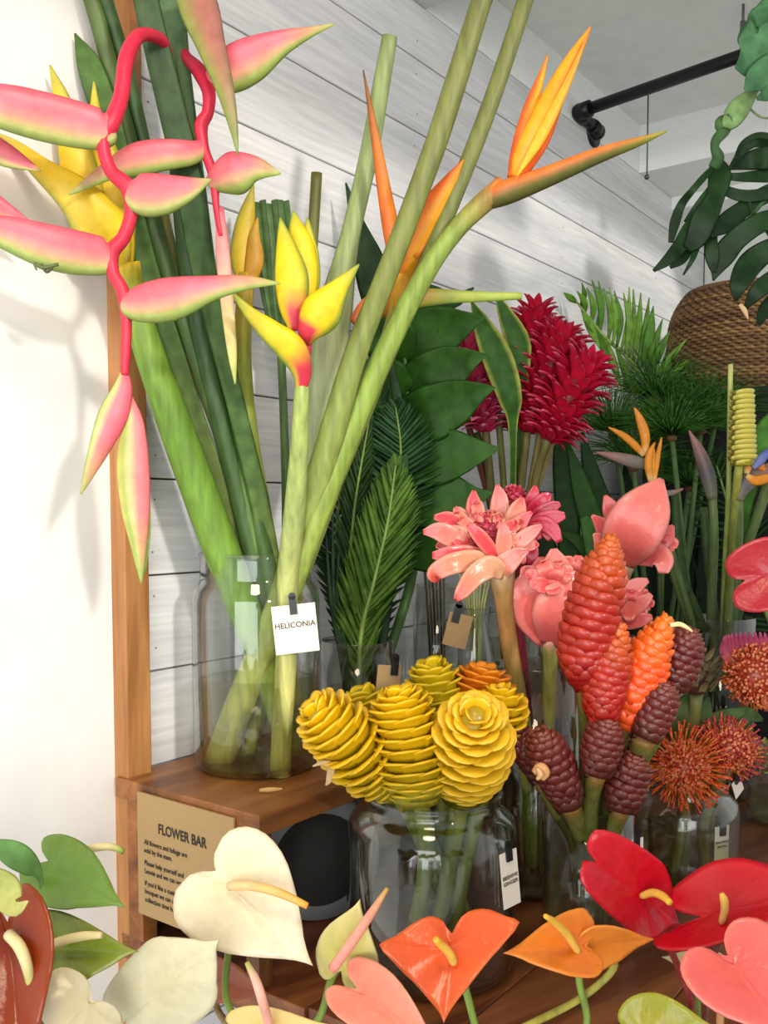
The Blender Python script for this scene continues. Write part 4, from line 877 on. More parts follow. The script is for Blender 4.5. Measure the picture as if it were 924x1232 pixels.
GZ = [('tall red shampoo ginger cone with an orange tip, the largest', [(706, 822), (704, 790), (714, 735), (728, 680), (735, 645)], [16, 31, 33, 23, 5], [1.06, 1.06, 1.06, 1.06, 1.06], 19, 8, SR, [(706, 820), (706, 880), (706, 980), (712, 1120)], [1.065, 1.10, 1.13, 1.15], [13, 10, 9, 9]),
      ('red shampoo ginger cone with orange tip, in the middle of three', [(724, 872), (726, 835), (736, 790), (748, 750)], [15, 25, 24, 5], [1.05, 1.05, 1.05, 1.05], 15, 8, SR, [(724, 870), (718, 930), (712, 1000), (718, 1120)], [1.055, 1.09, 1.12, 1.14], [11, 9, 9, 9]),
      ('bright orange shampoo ginger cone leaning right', [(750, 872), (764, 832), (782, 785), (803, 742)], [15, 27, 25, 6], [1.07, 1.07, 1.07, 1.07], 15, 8, SO, [(750, 870), (738, 930), (726, 1000), (722, 1120)], [1.08, 1.10, 1.13, 1.15], [11, 9, 9, 9]),
      ('dark brown shampoo ginger cone at the upper right', [(806, 826), (814, 800), (824, 772), (832, 757)], [20, 26, 22, 8], [1.10, 1.10, 1.10, 1.10], 10, 10, SB, [(806, 824), (790, 880), (752, 960), (728, 1120)], [1.11, 1.12, 1.14, 1.16], [15, 11, 9, 8]),
      ('brown shampoo ginger cone just below the orange one', [(776, 886), (786, 860), (796, 835), (801, 822)], [18, 23, 20, 8], [1.055, 1.055, 1.055, 1.055], 9, 9, SB, [(776, 884), (766, 915), (746, 970), (724, 1120)], [1.06, 1.08, 1.12, 1.15], [17, 12, 9, 8]),
      ('brown shampoo ginger cone under the tall red one', [(718, 930), (722, 905), (728, 880), (732, 864)], [18, 24, 21, 8], [1.04, 1.04, 1.04, 1.04], 9, 9, SB, [(718, 928), (712, 960), (710, 1010), (714, 1120)], [1.045, 1.07, 1.10, 1.14], [13, 10, 9, 8]),
      ('brown shampoo ginger cone beside the round pincushion flower', [(748, 972), (752, 948), (760, 922), (764, 908)], [19, 25, 21, 8], [1.06, 1.06, 1.06, 1.06], 9, 9, SB, [(748, 970), (738, 1000), (728, 1050), (722, 1125)], [1.07, 1.10, 1.13, 1.15], [13, 10, 9, 8]),
      ('small dark red shampoo ginger cone deep between the others', [(754, 915), (757, 895), (760, 878), (762, 866)], [12, 16, 14, 6], [1.12, 1.12, 1.12, 1.12], 8, 8, SB, [(754, 913), (742, 960), (730, 1020), (722, 1125)], [1.12, 1.13, 1.15, 1.17], [9, 8, 8, 8]),
      ('dark brown shampoo ginger cone leaning left by the yellow cones', [(684, 966), (672, 935), (656, 900), (648, 880)], [18, 25, 24, 9], [1.06, 1.055, 1.05, 1.05], 11, 10, SB, [(684, 964), (696, 995), (704, 1040), (710, 1125)], [1.07, 1.10, 1.13, 1.15], [15, 11, 9, 8]),
      ('small dark brown shampoo ginger cone tucked behind the yellow rosette', [(648, 935), (638, 910), (628, 890), (622, 878)], [12, 18, 17, 7], [1.09, 1.09, 1.09, 1.09], 8, 9, SB, [(648, 933), (670, 975), (692, 1020), (704, 1125)], [1.10, 1.12, 1.15, 1.17], [10, 9, 8, 8])]
for lab, ax, hw, d, rows, per, cf, st, sd, sw in GZ:
    cone('shampoo_ginger', lab, ax, hw, d, rows, per, SHA, cf, st, sw, stemcol((0, '#8a6430'), (.15, '#6c6a30'), (.5, '#565e2c'), (1, '#464c26')), sd, sep=False, hs=1.15)
solo('ginger_blossom', loft(MB(), [(806, 752), (818, 751), (828, 756), (833, 760)], [3, 3, 2, 1], '#eed79a', d=1.05, thick=.8), PETAL, 'pale yellow blossom at the tip of the orange cone', 'flower')
solo('ginger_blossom', loft(loft(MB(), [(642, 930), (650, 924), (656, 930), (652, 938)], [4, 7, 6, 3], '#dba56a', d=1.02, thick=.7), [(646, 924), (650, 932), (646, 938)], [2, 4, 2], '#e5b780', d=1.012), PETAL, 'buff blossom stuck on the left leaning brown cone', 'flower')

# ================================================================ pincushions in the low jar
def pins(mb, c, ax, r0, L, n, cap, cols, tipc, thick, curl=.3, jit=.1):
    """stiff styles standing out of a dome"""
    ax = Vector(ax).normalized(); S = ax.orthogonal().normalized(); N = ax.cross(S)
    for i in range(n):
        y = 1 - (i + .5) / n * (1 - cap); rr = math.sqrt(max(0, 1 - y * y)); a = i * GA + random.uniform(-jit, jit)
        er = S * (math.cos(a) * rr) + N * (math.sin(a) * rr) + ax * y
        l = L * random.uniform(.85, 1.12) * (.55 + .45 * min(1, (1 - y) * 1.6))
        p0 = c + er * r0; p1 = p0 + er * (l * .6); p2 = p0 + er * l + ax * (l * curl * (1 - y))
        co = lin(random.choice(cols))
        tube(mb, p0, p1, thick, 5, co); tube(mb, p1, p2, thick, 5, co, thick * .8); ball(mb, p2, thick * 1.7, 6, lin(tipc))
    return mb
def pincushion(label, cen, d, r, L, ax, n, cols, tipc, stem, sd, inner=True, cap=-.25):
    T = thing('pincushion_flower', label, 'flower', W(*stem[-1], sd[-1])); c = W(*cen, d); k = d / FPX
    dm = part(T, 'dome', ball(MB(), c, r * k * .8, 18, lin('#a83a24')), CONE)
    part(dm, 'styles', pins(MB(), c, ax, r * k * .5, L * k, n, cap, cols, tipc, .0012), PETAL, kind='stuff')
    if inner: part(dm, 'curled_styles', pins(MB(), c, ax, r * k * .72, r * k * .30, int(n * .9), .1, ('#d9502f', '#c03c38', '#e8703a'), '#f09468', .0016, .0, .4), PETAL, kind='stuff')
    lofted(T, 'stem', stem, 6, stemcol((0, '#8a7a3c'), (1, '#6c6a36')), STEM, d=sd, n=8)
    return T
pincushion('round orange pincushion flower facing forward over the low jar', (822, 922), 1.30, 30, 36, (-.1, -1, .25), 200, ('#ea7a2c', '#f08f3e', '#e0602c'), '#e04a2c', [(822, 928), (824, 965), (818, 1010), (806, 1060)], [1.31, 1.34, 1.37, 1.38])
pincushion('reddish pincushion flower to the right of the round orange one', (876, 902), 1.33, 30, 26, (.15, -.75, .65), 190, ('#d85f3a', '#ea9a3a', '#c84c40'), '#c03c48', [(876, 910), (858, 955), (846, 1000), (850, 1060)], [1.34, 1.36, 1.38, 1.40])
T = pincushion('large orange pincushion flower at the right edge of the picture', (908, 812), 1.42, 40, 22, (.05, -.8, .2), 260, ('#ee9038', '#f0a848', '#e87834'), '#d85a3a', [(908, 845), (890, 900), (860, 960), (842, 1060)], [1.43, 1.42, 1.41, 1.40])
for i in range(15):
    a = -.9 + i / 14 * 2.5
    lofted(T, 'crown_petal', [(908 + 18 * math.sin(a - .4), 806), (906 + 36 * math.sin(a - .4), 790 - 6 * math.cos(a)), (904 + 34 * math.sin(a - .4), 768 - 8 * math.cos(a - .4))], [4, 6, 1], stemcol((0, '#dd8a4a'), (.5, '#c9637a'), (1, '#b04068')), PETAL, d=[1.415, 1.40 + .02 * math.cos(a), 1.40], thick=.3, n=8, k=4)
T = thing('protea_bud', 'brown budding protea with silvery bracts behind the pincushions', 'flower', W(830, 1060, 1.40))
part(T, 'bud', ball(MB(), W(838, 815, 1.33), .020, 16, lin('#4b2d25'), (1, 1, 1.35)), CONE)
for i in range(30):
    a = i * GA; y = i / 30
    p = W(838, 832 - y * 36, 1.33) + Vector((math.cos(a), math.sin(a), 0)) * .019
    piece(T, 'bract', bpy.data.meshes.get('protea_bract') or petal_mesh('protea_bract', .35, .3, .3, lambda z, q: mix(lin('#8a8458'), lin('#6a4038'), z), PETAL), aim(p, Vector((math.cos(a), math.sin(a), 1.6)), Vector((math.cos(a), math.sin(a), 0)), .018, .018, .026))
lofted(T, 'stem', [(838, 835), (832, 900), (826, 980), (822, 1060)], [8, 7, 6, 6], '#6b6b3a', STEM, d=[1.34, 1.36, 1.38, 1.40])
for i, (P, hw, lab) in enumerate((([(838, 960), (850, 900), (868, 868), (902, 852)], [5, 14, 14, 1], 'pointing right under the large pincushion'), ([(832, 960), (836, 905), (846, 870), (852, 838)], [5, 12, 12, 2], 'upright behind the round pincushion'),
                                  ([(836, 965), (856, 915), (880, 878), (905, 870)], [5, 11, 11, 1], 'low behind the reddish pincushion'), ([(828, 960), (818, 890), (824, 850), (846, 822)], [5, 12, 10, 1], 'curving up to the protea bud'),
                                  ([(840, 960), (868, 900), (892, 862), (918, 866)], [5, 12, 12, 2], 'half under the right edge pincushion'))):
    solo('protea_leaf', loft(MB(), P, hw, stemcol((0, '#5f6b34'), (1, '#3e5a2a')), d=[1.38, 1.36, 1.355, 1.35 + .01 * i], thick=.12, n=10, fold=.3), LEAF, 'olive protea leaf ' + lab, 'leaf')
T = thing('pincushion_flower', 'yellow green pincushion flower in the tumbler at the right edge', 'flower', W(948, 955, 1.62))
part(T, 'styles', pins(MB(), W(945, 915, 1.60), (-.2, -.7, .5), .02, .028, 120, -.3, ('#c5bf45', '#a9b044', '#d8c95a'), '#e0d070', .001), PETAL, kind='stuff')
part(T, 'dome', ball(MB(), W(945, 915, 1.60), .022, 16, lin('#8f8f3a')), CONE)
lofted(T, 'stem', [(945, 925), (948, 950), (950, 968)], 5, '#7d8a44', STEM, d=1.61)

# ================================================================ back right: plinth, basket, foliage
BLACK = simple('black_plinth_paint', '#1b1a19', 0.6)
pc = W(890, 614, 2.42); PZ = W(890, 478, 2.42).z
pn = thing('plinth', 'black display plinth standing on the counter under the woven basket', 'plinth', (pc.x, pc.y, TABLE_Z))
cn = Vector((pc.x, pc.y, TABLE_Z))
o = part(pn, 'body', MB().box(cn - DT * .19 - DN * .19, DT * .38, DN * .38, UP * (PZ - TABLE_Z - .02)), BLACK, False); bevel(o, .003)
o = part(pn, 'top', MB().box(cn - DT * .2 - DN * .2 + UP * (PZ - TABLE_Z - .02), DT * .40, DN * .40, UP * .02), BLACK, False); bevel(o, .003)
T = thing('woven_basket', 'brown seagrass basket turned upside down behind the papyrus', 'basket', (pc.x, pc.y, PZ))
bh = W(890, 352, 2.42).z - PZ; R0 = .188
def brad(z):
    q = z / bh; return R0 * (1 - .05 * q) * (1 if q < .62 else math.sqrt(max(0.0, 1 - ((q - .62) / .385) ** 2 * .42)))
mbw = MB(); NR = 34; NS = 84
WEAVE = organic('seagrass', 0.7, 0.35, 140, 0.4)
for i in range(NR):
    z = bh * (i + .5) / NR; r = brad(z); ring = []
    for j in range(NS * 2):
        a = 2 * math.pi * j / (NS * 2); rr = r + .0035 * (1 if (j // 2 + i) % 2 else -1)
        for q in range(5):
            b = 2 * math.pi * q / 5; ring.append(cn * 0 + Vector((pc.x, pc.y, PZ + z)) + Vector((math.cos(a), math.sin(a), 0)) * (rr + .0035 * math.cos(b)) + UP * (bh / NR * .62 * math.sin(b)))
    m = NS * 2
    F = [(j * 5 + q, ((j + 1) % m) * 5 + q, ((j + 1) % m) * 5 + (q + 1) % 5, j * 5 + (q + 1) % 5) for j in range(m) for q in range(5)]
    mbw.add(ring, F, lin(random.choice(('#7d5c38', '#6c4e30', '#8a6840', '#5c4128'))))
part(T, 'weave', mbw, WEAVE, kind='stuff')
part(T, 'lining', lathe(MB(), [(brad(bh * q / 20) - .006, bh * q / 20) for q in range(21)] + [(0, bh)], (pc.x, pc.y, PZ), lin('#4a3520'), 40), PLAIN)
rr_ = brad(bh * .999)
part(T, 'top_panel', lathe(MB(), [(rr_ + .004, -.006), (rr_ + .003, .004), (rr_ * .7, .007), (0, .009), (0, -.006)], (pc.x, pc.y, PZ + bh), lin('#7f5f39'), 48), WEAVE)

def papyrus(label, c, d, n, L, stem, sd, up=1.0, cols=('#3f7426', '#4f8630', '#346420')):
    T = thing('papyrus', label, 'plant', W(*stem[-1], sd[-1])); o = W(*c, d); k = d / FPX; mb = MB()
    for i in range(n):
        y = 1 - (i + .5) / n * 1.15; rr = math.sqrt(max(0, 1 - y * y)); a = i * GA
        e = Vector((math.cos(a) * rr, math.sin(a) * rr, y * .8 + .25)).normalized(); l = L * k * random.uniform(.7, 1.05); co = lin(random.choice(cols))
        q0 = o + e * .004; q1 = o + e * (l * .55) + UP * (.02 * l); q2 = o + e * (l * .95) - UP * (l * .14) + Vector((random.uniform(-1, 1), random.uniform(-1, 1), 0)) * (l * .05)
        tube(mb, q0, q1, .0012, 3, co); tube(mb, q1, q2, .0011, 3, co, .0004)
    part(T, 'rays', mb, LEAF, kind='stuff')
    part(T, 'hub', ball(MB(), o - UP * .006, .012, 10, lin('#6a4a2a'), (1, 1, .7)), PLAIN)
    lofted(T, 'stem', stem, 3.2, stemcol((0, '#5c7a44'), (1, '#3e5c30')), STEM, d=sd, n=8)
    return T
for lab, c, d, n, L, b in (('papyrus tuft with a brown hub, right of the bird of paradise', (808, 524), 1.98, 230, 92, (838, 800)), ('papyrus tuft behind the grey green bud', (843, 516), 2.08, 220, 92, (815, 790)),
                           ('papyrus tuft nearest the red ginger', (738, 520), 2.10, 210, 90, (780, 790)), ('papyrus tuft highest in front of the basket', (790, 478), 2.16, 220, 92, (795, 790)),
                           ('papyrus tuft over the orange bird of paradise sepals', (762, 560), 2.06, 200, 86, (785, 800)), ('papyrus tuft low in front of the basket', (862, 500), 2.18, 220, 84, (805, 790)), ('papyrus tuft sagging behind the coral torch ginger', (830, 585), 2.14, 200, 80, (800, 790))):
    papyrus(lab, c, d, n, L, [c, ((c[0] + b[0]) / 2, (c[1] + b[1]) / 2), b], [d, d + .0, 2.12])
# fan palm leaf
T = thing('palm_leaf', 'bright green palm leaf with long narrow leaflets against the wall', 'leaf', W(790, 800, 2.14))
lofted(T, 'stalk', [(690, 358), (726, 404), (764, 440), (790, 500), (796, 640), (792, 800)], [1, 2, 3, 4, 4, 4], '#7d9a4a', STEM, d=[2.16, 2.17, 2.18, 2.18, 2.16, 2.14])
for (b, tp, w, bend) in (((694, 364), (678, 352), 5, 0), ((704, 376), (694, 350), 5, 4), ((712, 388), (706, 346), 5, 5), ((722, 400), (712, 337), 5, 6), ((732, 410), (726, 346), 5, 6), ((742, 418), (739, 350), 5, 6), ((752, 426), (750, 352), 5, 6), ((762, 434), (771, 352), 5, 2),
                         ((772, 442), (786, 368), 8, 2), ((782, 452), (806, 398), 7, -2), ((788, 462), (826, 408), 6, -4), ((792, 470), (830, 432), 6, -3),
                         ((698, 370), (700, 340), 4, 4), ((717, 395), (720, 338), 4, 6), ((747, 423), (757, 345), 4, 4), ((767, 438), (781, 358), 5, 2), ((757, 430), (762, 348), 4, 3), ((777, 447), (797, 384), 6, 0), ((737, 415), (733, 346), 4, 6), ((704, 378), (716, 400), 6, 0), ((716, 394), (735, 440), 6, 0), ((728, 406), (748, 468), 6, 0), ((742, 420), (765, 480), 6, 0), ((700, 372), (722, 420), 6, 0), ((722, 402), (744, 452), 6, 0)):
    m = ((b[0] + tp[0]) / 2 + bend, (b[1] + tp[1]) / 2)
    lofted(T, 'leaflet', [b, m, tp], [1.5, w * .8, .6], random.choice(('#5f8a2c', '#4f7c28', '#6f9a38')), LEAF, d=[2.17, 2.15, 2.14], thick=.12, n=6, k=5, fold=.3)
def strap(label, P, hw, col, d, **kw):
    kw.setdefault('thick', .08); return solo('strap_leaf', loft(MB(), P, hw, col, d=d, n=8, fold=.25, **kw), LEAF, label, 'leaf')
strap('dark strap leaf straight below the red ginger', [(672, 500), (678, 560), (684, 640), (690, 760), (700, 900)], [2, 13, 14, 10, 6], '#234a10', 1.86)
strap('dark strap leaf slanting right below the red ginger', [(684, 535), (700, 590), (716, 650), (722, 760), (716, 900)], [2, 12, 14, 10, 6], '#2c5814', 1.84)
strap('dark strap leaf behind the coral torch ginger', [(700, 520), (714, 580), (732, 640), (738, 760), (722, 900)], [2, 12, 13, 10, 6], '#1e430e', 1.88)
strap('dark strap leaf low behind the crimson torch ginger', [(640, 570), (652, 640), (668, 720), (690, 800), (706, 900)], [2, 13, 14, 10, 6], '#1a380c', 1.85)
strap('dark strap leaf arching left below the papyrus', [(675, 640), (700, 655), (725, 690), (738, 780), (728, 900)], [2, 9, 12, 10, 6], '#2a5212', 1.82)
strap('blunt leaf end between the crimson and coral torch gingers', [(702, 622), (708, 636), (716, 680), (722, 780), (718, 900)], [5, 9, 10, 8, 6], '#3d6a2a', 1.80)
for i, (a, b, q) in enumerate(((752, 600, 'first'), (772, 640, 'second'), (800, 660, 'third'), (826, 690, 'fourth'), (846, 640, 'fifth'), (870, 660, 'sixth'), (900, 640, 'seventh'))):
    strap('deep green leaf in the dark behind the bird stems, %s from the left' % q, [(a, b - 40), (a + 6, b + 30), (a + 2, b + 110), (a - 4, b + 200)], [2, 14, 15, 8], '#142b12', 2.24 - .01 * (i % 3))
frond('dark palm frond lying across behind the calathea', [(930, 760), (905, 690), (880, 620), (862, 560)], [3, 3, 2, 1], [2.02, 2.04, 2.06, 2.07], 22, (50, 60, 56, 20), (1.2, 1.15, 1.0, .6), 3.2, ('#1d3d18', '#26491d'), name='palm_frond')

# ================================================================ bird of paradise, calathea
def bird(label, stem, shw, sd, spathe, sh, d, sepals, scol='#8a7f78', petals=()):
    T = thing('bird_of_paradise', label, 'flower', W(*stem[-1], sd[-1]))
    lofted(T, 'stem', stem, shw, stemcol((0, '#6d7a4a'), (.3, '#5f7442'), (1, '#4b6034')), STEM, d=sd, n=8)
    sp = lofted(T, 'spathe', spathe, sh, stemcol((0, '#7f7a5e'), (.4, scol), (1, '#b07a6c')), PETAL, d=d, thick=.6, n=10)
    for P, hw in sepals: lofted(sp, 'sepal', P, hw, stemcol((0, '#f0cf8a'), (.2, '#ef9a1f'), (1, '#e8922a')), PETAL, d=d - .01, thick=.35, n=8)
    for P, hw in petals: lofted(sp, 'blue_petal', P, hw, stemcol((0, '#8a92c8'), (1, '#4b5fae')), PETAL, d=d - .02, thick=.35, n=8, label='blue petal')
    return T
bird('bird of paradise with orange sepals left of the papyrus', [(778, 556), (792, 600), (806, 660), (830, 740), (858, 830)], [5, 5, 5, 5, 5], [1.72, 1.73, 1.75, 1.77, 1.79], [(782, 560), (764, 556), (742, 550), (717, 544)], [5, 8, 6, 1], 1.71,
     [([(775, 548), (764, 536), (750, 524), (732, 514)], [3, 4.5, 4, 1]), ([(776, 548), (776, 525), (770, 505), (763, 490)], [3, 6, 5, 1])])
bird('bird of paradise sepals standing straight above the coral torch ginger', [(786, 590), (800, 650), (820, 720), (862, 830)], [4, 5, 5, 5], [1.72, 1.75, 1.77, 1.80], [(786, 596), (800, 594), (812, 592), (822, 588)], [4, 4, 3, 1], 1.70,
     [([(783, 580), (780, 560), (782, 545), (788, 532)], [3, 5, 4, 1]), ([(786, 582), (789, 560), (792, 545), (796, 526)], [3, 4, 3, 1]), ([(785, 580), (785, 562), (786, 552), (787, 540)], [2, 4, 3, 1])])
bird('closed grey bird of paradise bud pointing up left', [(857, 596), (859, 650), (856, 740), (864, 830)], [5, 5.5, 6, 6], [1.74, 1.75, 1.77, 1.79], [(857, 600), (852, 575), (842, 545), (829, 518)], [6, 9, 7, 1], 1.735, [], '#5d5a5c')
bird('bird of paradise with a blue tongue at the right edge', [(888, 600), (886, 660), (876, 730), (868, 830)], [6, 7, 7, 7], [1.66, 1.70, 1.75, 1.79], [(888, 602), (892, 588), (912, 570), (950, 556)], [6, 10, 10, 2], 1.65,
     [([(898, 570), (902, 556), (912, 558), (920, 566)], [3, 7, 6, 2]), ([(898, 572), (908, 578), (920, 576), (936, 570)], [3, 6, 6, 2])], '#6a6668', [([(905, 562), (916, 552), (930, 535)], [4, 6, 1])])
bird('bird of paradise leaning out at the right edge of the back vase', [(930, 566), (908, 630), (886, 700), (876, 830)], [7, 6, 6, 6], [1.70, 1.73, 1.77, 1.80], [(928, 572), (934, 556), (950, 530)], [7, 9, 2], 1.69, [], '#6f5a4c')
for i, (a, lab) in enumerate(((812, 'left'), (846, 'middle'), (896, 'right'))):
    strap('tall green stalk in the back vase, %s one' % lab, [(a, 590 + 20 * i), (a + 6, 680), ((a + 872) / 2 + 2, 750), (868, 830)], 5, '#40592e', [1.78, 1.78, 1.79, 1.80], thick=.9)
T = thing('calathea', 'yellow ridged rattlesnake calathea spike near the right edge', 'flower', W(870, 830, 1.78))
ca_ = W(893, 556, 1.62); ct = W(893, 472, 1.62); NRW = 15
CM = {}
for i in range(NRW):
    t = i / (NRW - 1); z = ca_.lerp(ct, t); r = 19 * 1.62 / FPX * (1 - .18 * t) * (0.8 if i == 0 else 1)
    for sgn in (0, 1):
        a = .35 + math.pi * sgn + (0 if i % 2 else .25)
        V, F = bract_geo(1.45, [(.5, -.6), (.85, -.6), (1.0, -.2), (1.12, .35), (1.05, .5), (.6, .2)], 9)
        if 'm' not in CM:
            me = MB().add(V, F, [mix(lin('#8f8a2c'), lin('#d9cb5a'), (v[2] + .8) / 1.1) for v in V]).mesh('calathea_bract'); me.materials.append(CONE); CM['m'] = me
        er = Vector((math.cos(a - math.pi / 2), math.sin(a - math.pi / 2), 0)); et = er.cross(UP)
        M = Matrix((et * r, er * r * .75, UP * ((ct - ca_).length / NRW * 1.3))).transposed().to_4x4(); M.translation = z
        piece(T, 'bract', CM['m'], M)
lofted(T, 'core', [(893, 560), (893, 470)], [13, 10], '#a39a35', CONE, d=1.62)
lofted(T, 'stem', [(889, 560), (883, 620), (878, 700), (868, 830)], [5, 5, 5, 5], stemcol((0, '#a5a24a'), (.4, '#7d8a42'), (1, '#55683a')), STEM, d=[1.62, 1.67, 1.72, 1.78])
solo('flower_stalk', loft(MB(), [(879, 438), (878, 500), (876, 600), (870, 720), (868, 830)], [3, 3, 3, 3, 3], stemcol((0, '#c9cf7a'), (.5, '#9aa85a'), (1, '#65783f')), d=[1.66, 1.67, 1.69, 1.74, 1.79], n=8), STEM, 'thin pale yellow stalk just left of the calathea spike', 'stem')
strap('bright green leaf crossing behind the calathea spike', [(960, 470), (920, 520), (905, 560), (892, 640), (872, 830)], [3, 13, 14, 7, 5], '#4f8a2c', [1.72, 1.72, 1.73, 1.76, 1.80])

# ================================================================ monstera hanging in from the right
MC = lc('#26471f', '#1a301a')
def mleaf(label, stalk, sd, fingers, mid, d, col, lob=None):
    T = thing('monstera_leaf', label, 'leaf', W(*stalk[0], sd[0]))
    lofted(T, 'stalk', stalk, 3.2, '#56743c', STEM, d=sd, n=8)
    lofted(T, 'midrib', mid[0], mid[1], '#3d6038', STEM, d=d, n=6)
    for P, hw in fingers:
        dd = [d + random.uniform(-.02, .02)] * len(P)
        lofted(T, 'lobe', P, hw, col, LEAF, d=[d + .0, *[d - .02 * (i + 1) / len(P) + random.uniform(-.015, .015) for i in range(len(P) - 1)]], thick=.04, n=10, fold=.08, roll=random.uniform(-.1, .1))
    return T
top = [(960, -60), (958, -20), (950, 20), (945, 60)]
mleaf('large holed monstera leaf hanging over the woven basket', [(1034, 150), (1030, 118), (1016, 130), (985, 172), (945, 215)], [1.82, 1.74, 1.60, 1.48, 1.45], [
    ([(862, 198), (848, 212), (834, 228), (820, 246), (812, 268), (807, 292)], [3, 4, 4, 5, 6, 3]), ([(861, 194), (866, 212), (860, 238), (848, 262), (838, 286), (826, 300)], [7, 13, 11, 15, 13, 6]),
    ([(846, 258), (832, 276), (818, 296), (804, 312), (786, 326)], [8, 11, 9, 7, 2]), ([(840, 280), (828, 296), (820, 312), (806, 322)], [7, 8, 6, 2]), ([(840, 280), (838, 298), (832, 314), (822, 331)], [5, 4, 3, 1]),
    ([(866, 214), (850, 232), (836, 250), (826, 268)], [3, 3.5, 3, 4]), ([(866, 224), (880, 232), (900, 236), (935, 232)], [5, 6, 7, 7]), ([(952, 222), (925, 232), (896, 250), (874, 268), (854, 282)], [7, 10, 10, 12, 5]),
    ([(950, 258), (915, 268), (886, 288), (868, 312), (858, 338)], [9, 12, 13, 13, 1]), ([(858, 276), (856, 292), (857, 310), (859, 330)], [5, 7, 8, 2]),
    ([(960, 290), (930, 298), (904, 316), (890, 340), (885, 362)], [10, 12, 15, 12, 2]), ([(965, 320), (935, 332), (912, 350), (896, 372)], [9, 10, 10, 2]), ([(975, 345), (945, 352), (922, 372), (912, 393)], [9, 9, 9, 2]),
    ([(948, 195), (925, 190), (900, 194), (873, 204)], [10, 13, 10, 1]), ([(950, 180), (930, 174), (908, 172), (890, 186), (878, 202)], [6, 6, 5, 4, 2]), ([(950, 172), (928, 165), (911, 163), (894, 172), (884, 190)], [3, 3.5, 3.5, 3, 1.5]),
    ([(940, 212), (915, 212), (890, 213), (866, 212)], [7, 7, 5, 3]), ([(900, 240), (906, 255), (916, 268), (930, 290)], [2, 2, 2, 2])],
    ([(990, 175), (945, 215), (905, 258), (870, 305)], [4, 3.5, 2.5, 1]), 1.45, MC)
pb = e1 + pd * 1.6; pb.z = CZ + .66
T = thing('hanging_planter', 'white hanging planter on the black rail that holds the monstera', 'planter', pb)
part(T, 'pot', lathe(MB(), [(0, 0), (.05, 0), (.06, .006), (.08, .12), (.083, .13), (.078, .13), (.072, .118), (0, .112)], pb, lin('#d8d6d0'), 32), PLAIN)
part(T, 'soil', lathe(MB(), [(0, .118), (.073, .118), (.073, .112), (0, .112)], pb, lin('#2c2018'), 24), PLAIN)
for k in range(3):
    q = Vector((math.cos(k * 2.1) * .08, math.sin(k * 2.1) * .08, .128))
    part(T, 'cord', tube(MB(), pb + q, Vector((pb.x, pb.y, e1.z - .012)), .0014, 6, lin('#b9b2a2')), PLAIN)
g1 = lc('#4f8050', '#42704a')
mleaf('bright monstera leaf at the top right corner', [(1034, 150), (1036, 110), (1030, 60), (1000, 45), (960, 58)], [1.80, 1.74, 1.58, 1.42, 1.37], [
    ([(1020, 20), (985, 34), (945, 46), (915, 62), (898, 76), (884, 82)], [3, 40, 54, 38, 20, 1]), ([(965, 70), (935, 85), (912, 95), (896, 109)], [10, 22, 18, 2]),
    ([(965, 72), (945, 98), (925, 112), (910, 119)], [10, 10, 9, 2]), ([(955, 40), (930, 30), (912, 22), (899, 34)], [12, 20, 14, 1])],
    ([(985, 70), (950, 62), (915, 64)], [3, 3, 1]), 1.37, g1)
T = thing('monstera_shoot', 'pale curled monstera shoot hanging below the bright leaf', 'leaf', W(912, 105, 1.40))
lofted(T, 'stalk', [(1034, 150), (1030, 112), (985, 96), (940, 98), (911, 105)], [3, 3, 3, 3, 3], '#6f8f4c', STEM, d=[1.81, 1.72, 1.55, 1.43, 1.40], n=8)
lofted(T, 'furled_leaf', [(912, 104), (900, 118), (888, 132), (878, 146), (874, 136)], [3, 9, 13, 10, 3], lc('#9ab97a', '#7fa565'), LEAF, d=[1.40, 1.395, 1.39, 1.39, 1.39], thick=.4, n=10)
lofted(T, 'twisted_tip', [(880, 140), (868, 148), (872, 156), (862, 168), (860, 178), (864, 190), (858, 202)], [4, 8, 7, 6, 5, 7, 6], lc('#4d7040', '#3a5c34'), LEAF, d=1.40, thick=.45, n=10)
lofted(T, 'tendril', [(896, 122), (908, 136), (925, 142), (960, 130)], [1.2, 1.2, 1.2, 1.2], '#7c8f5c', STEM, d=1.40, n=6)
solo('husk', loft(MB(), [(890, 366), (896, 374), (900, 384)], [2, 3, .8], '#d8b48a', d=1.42, thick=.5), PETAL, 'small dry husk hanging at the tip of the monstera lobe', 'husk')

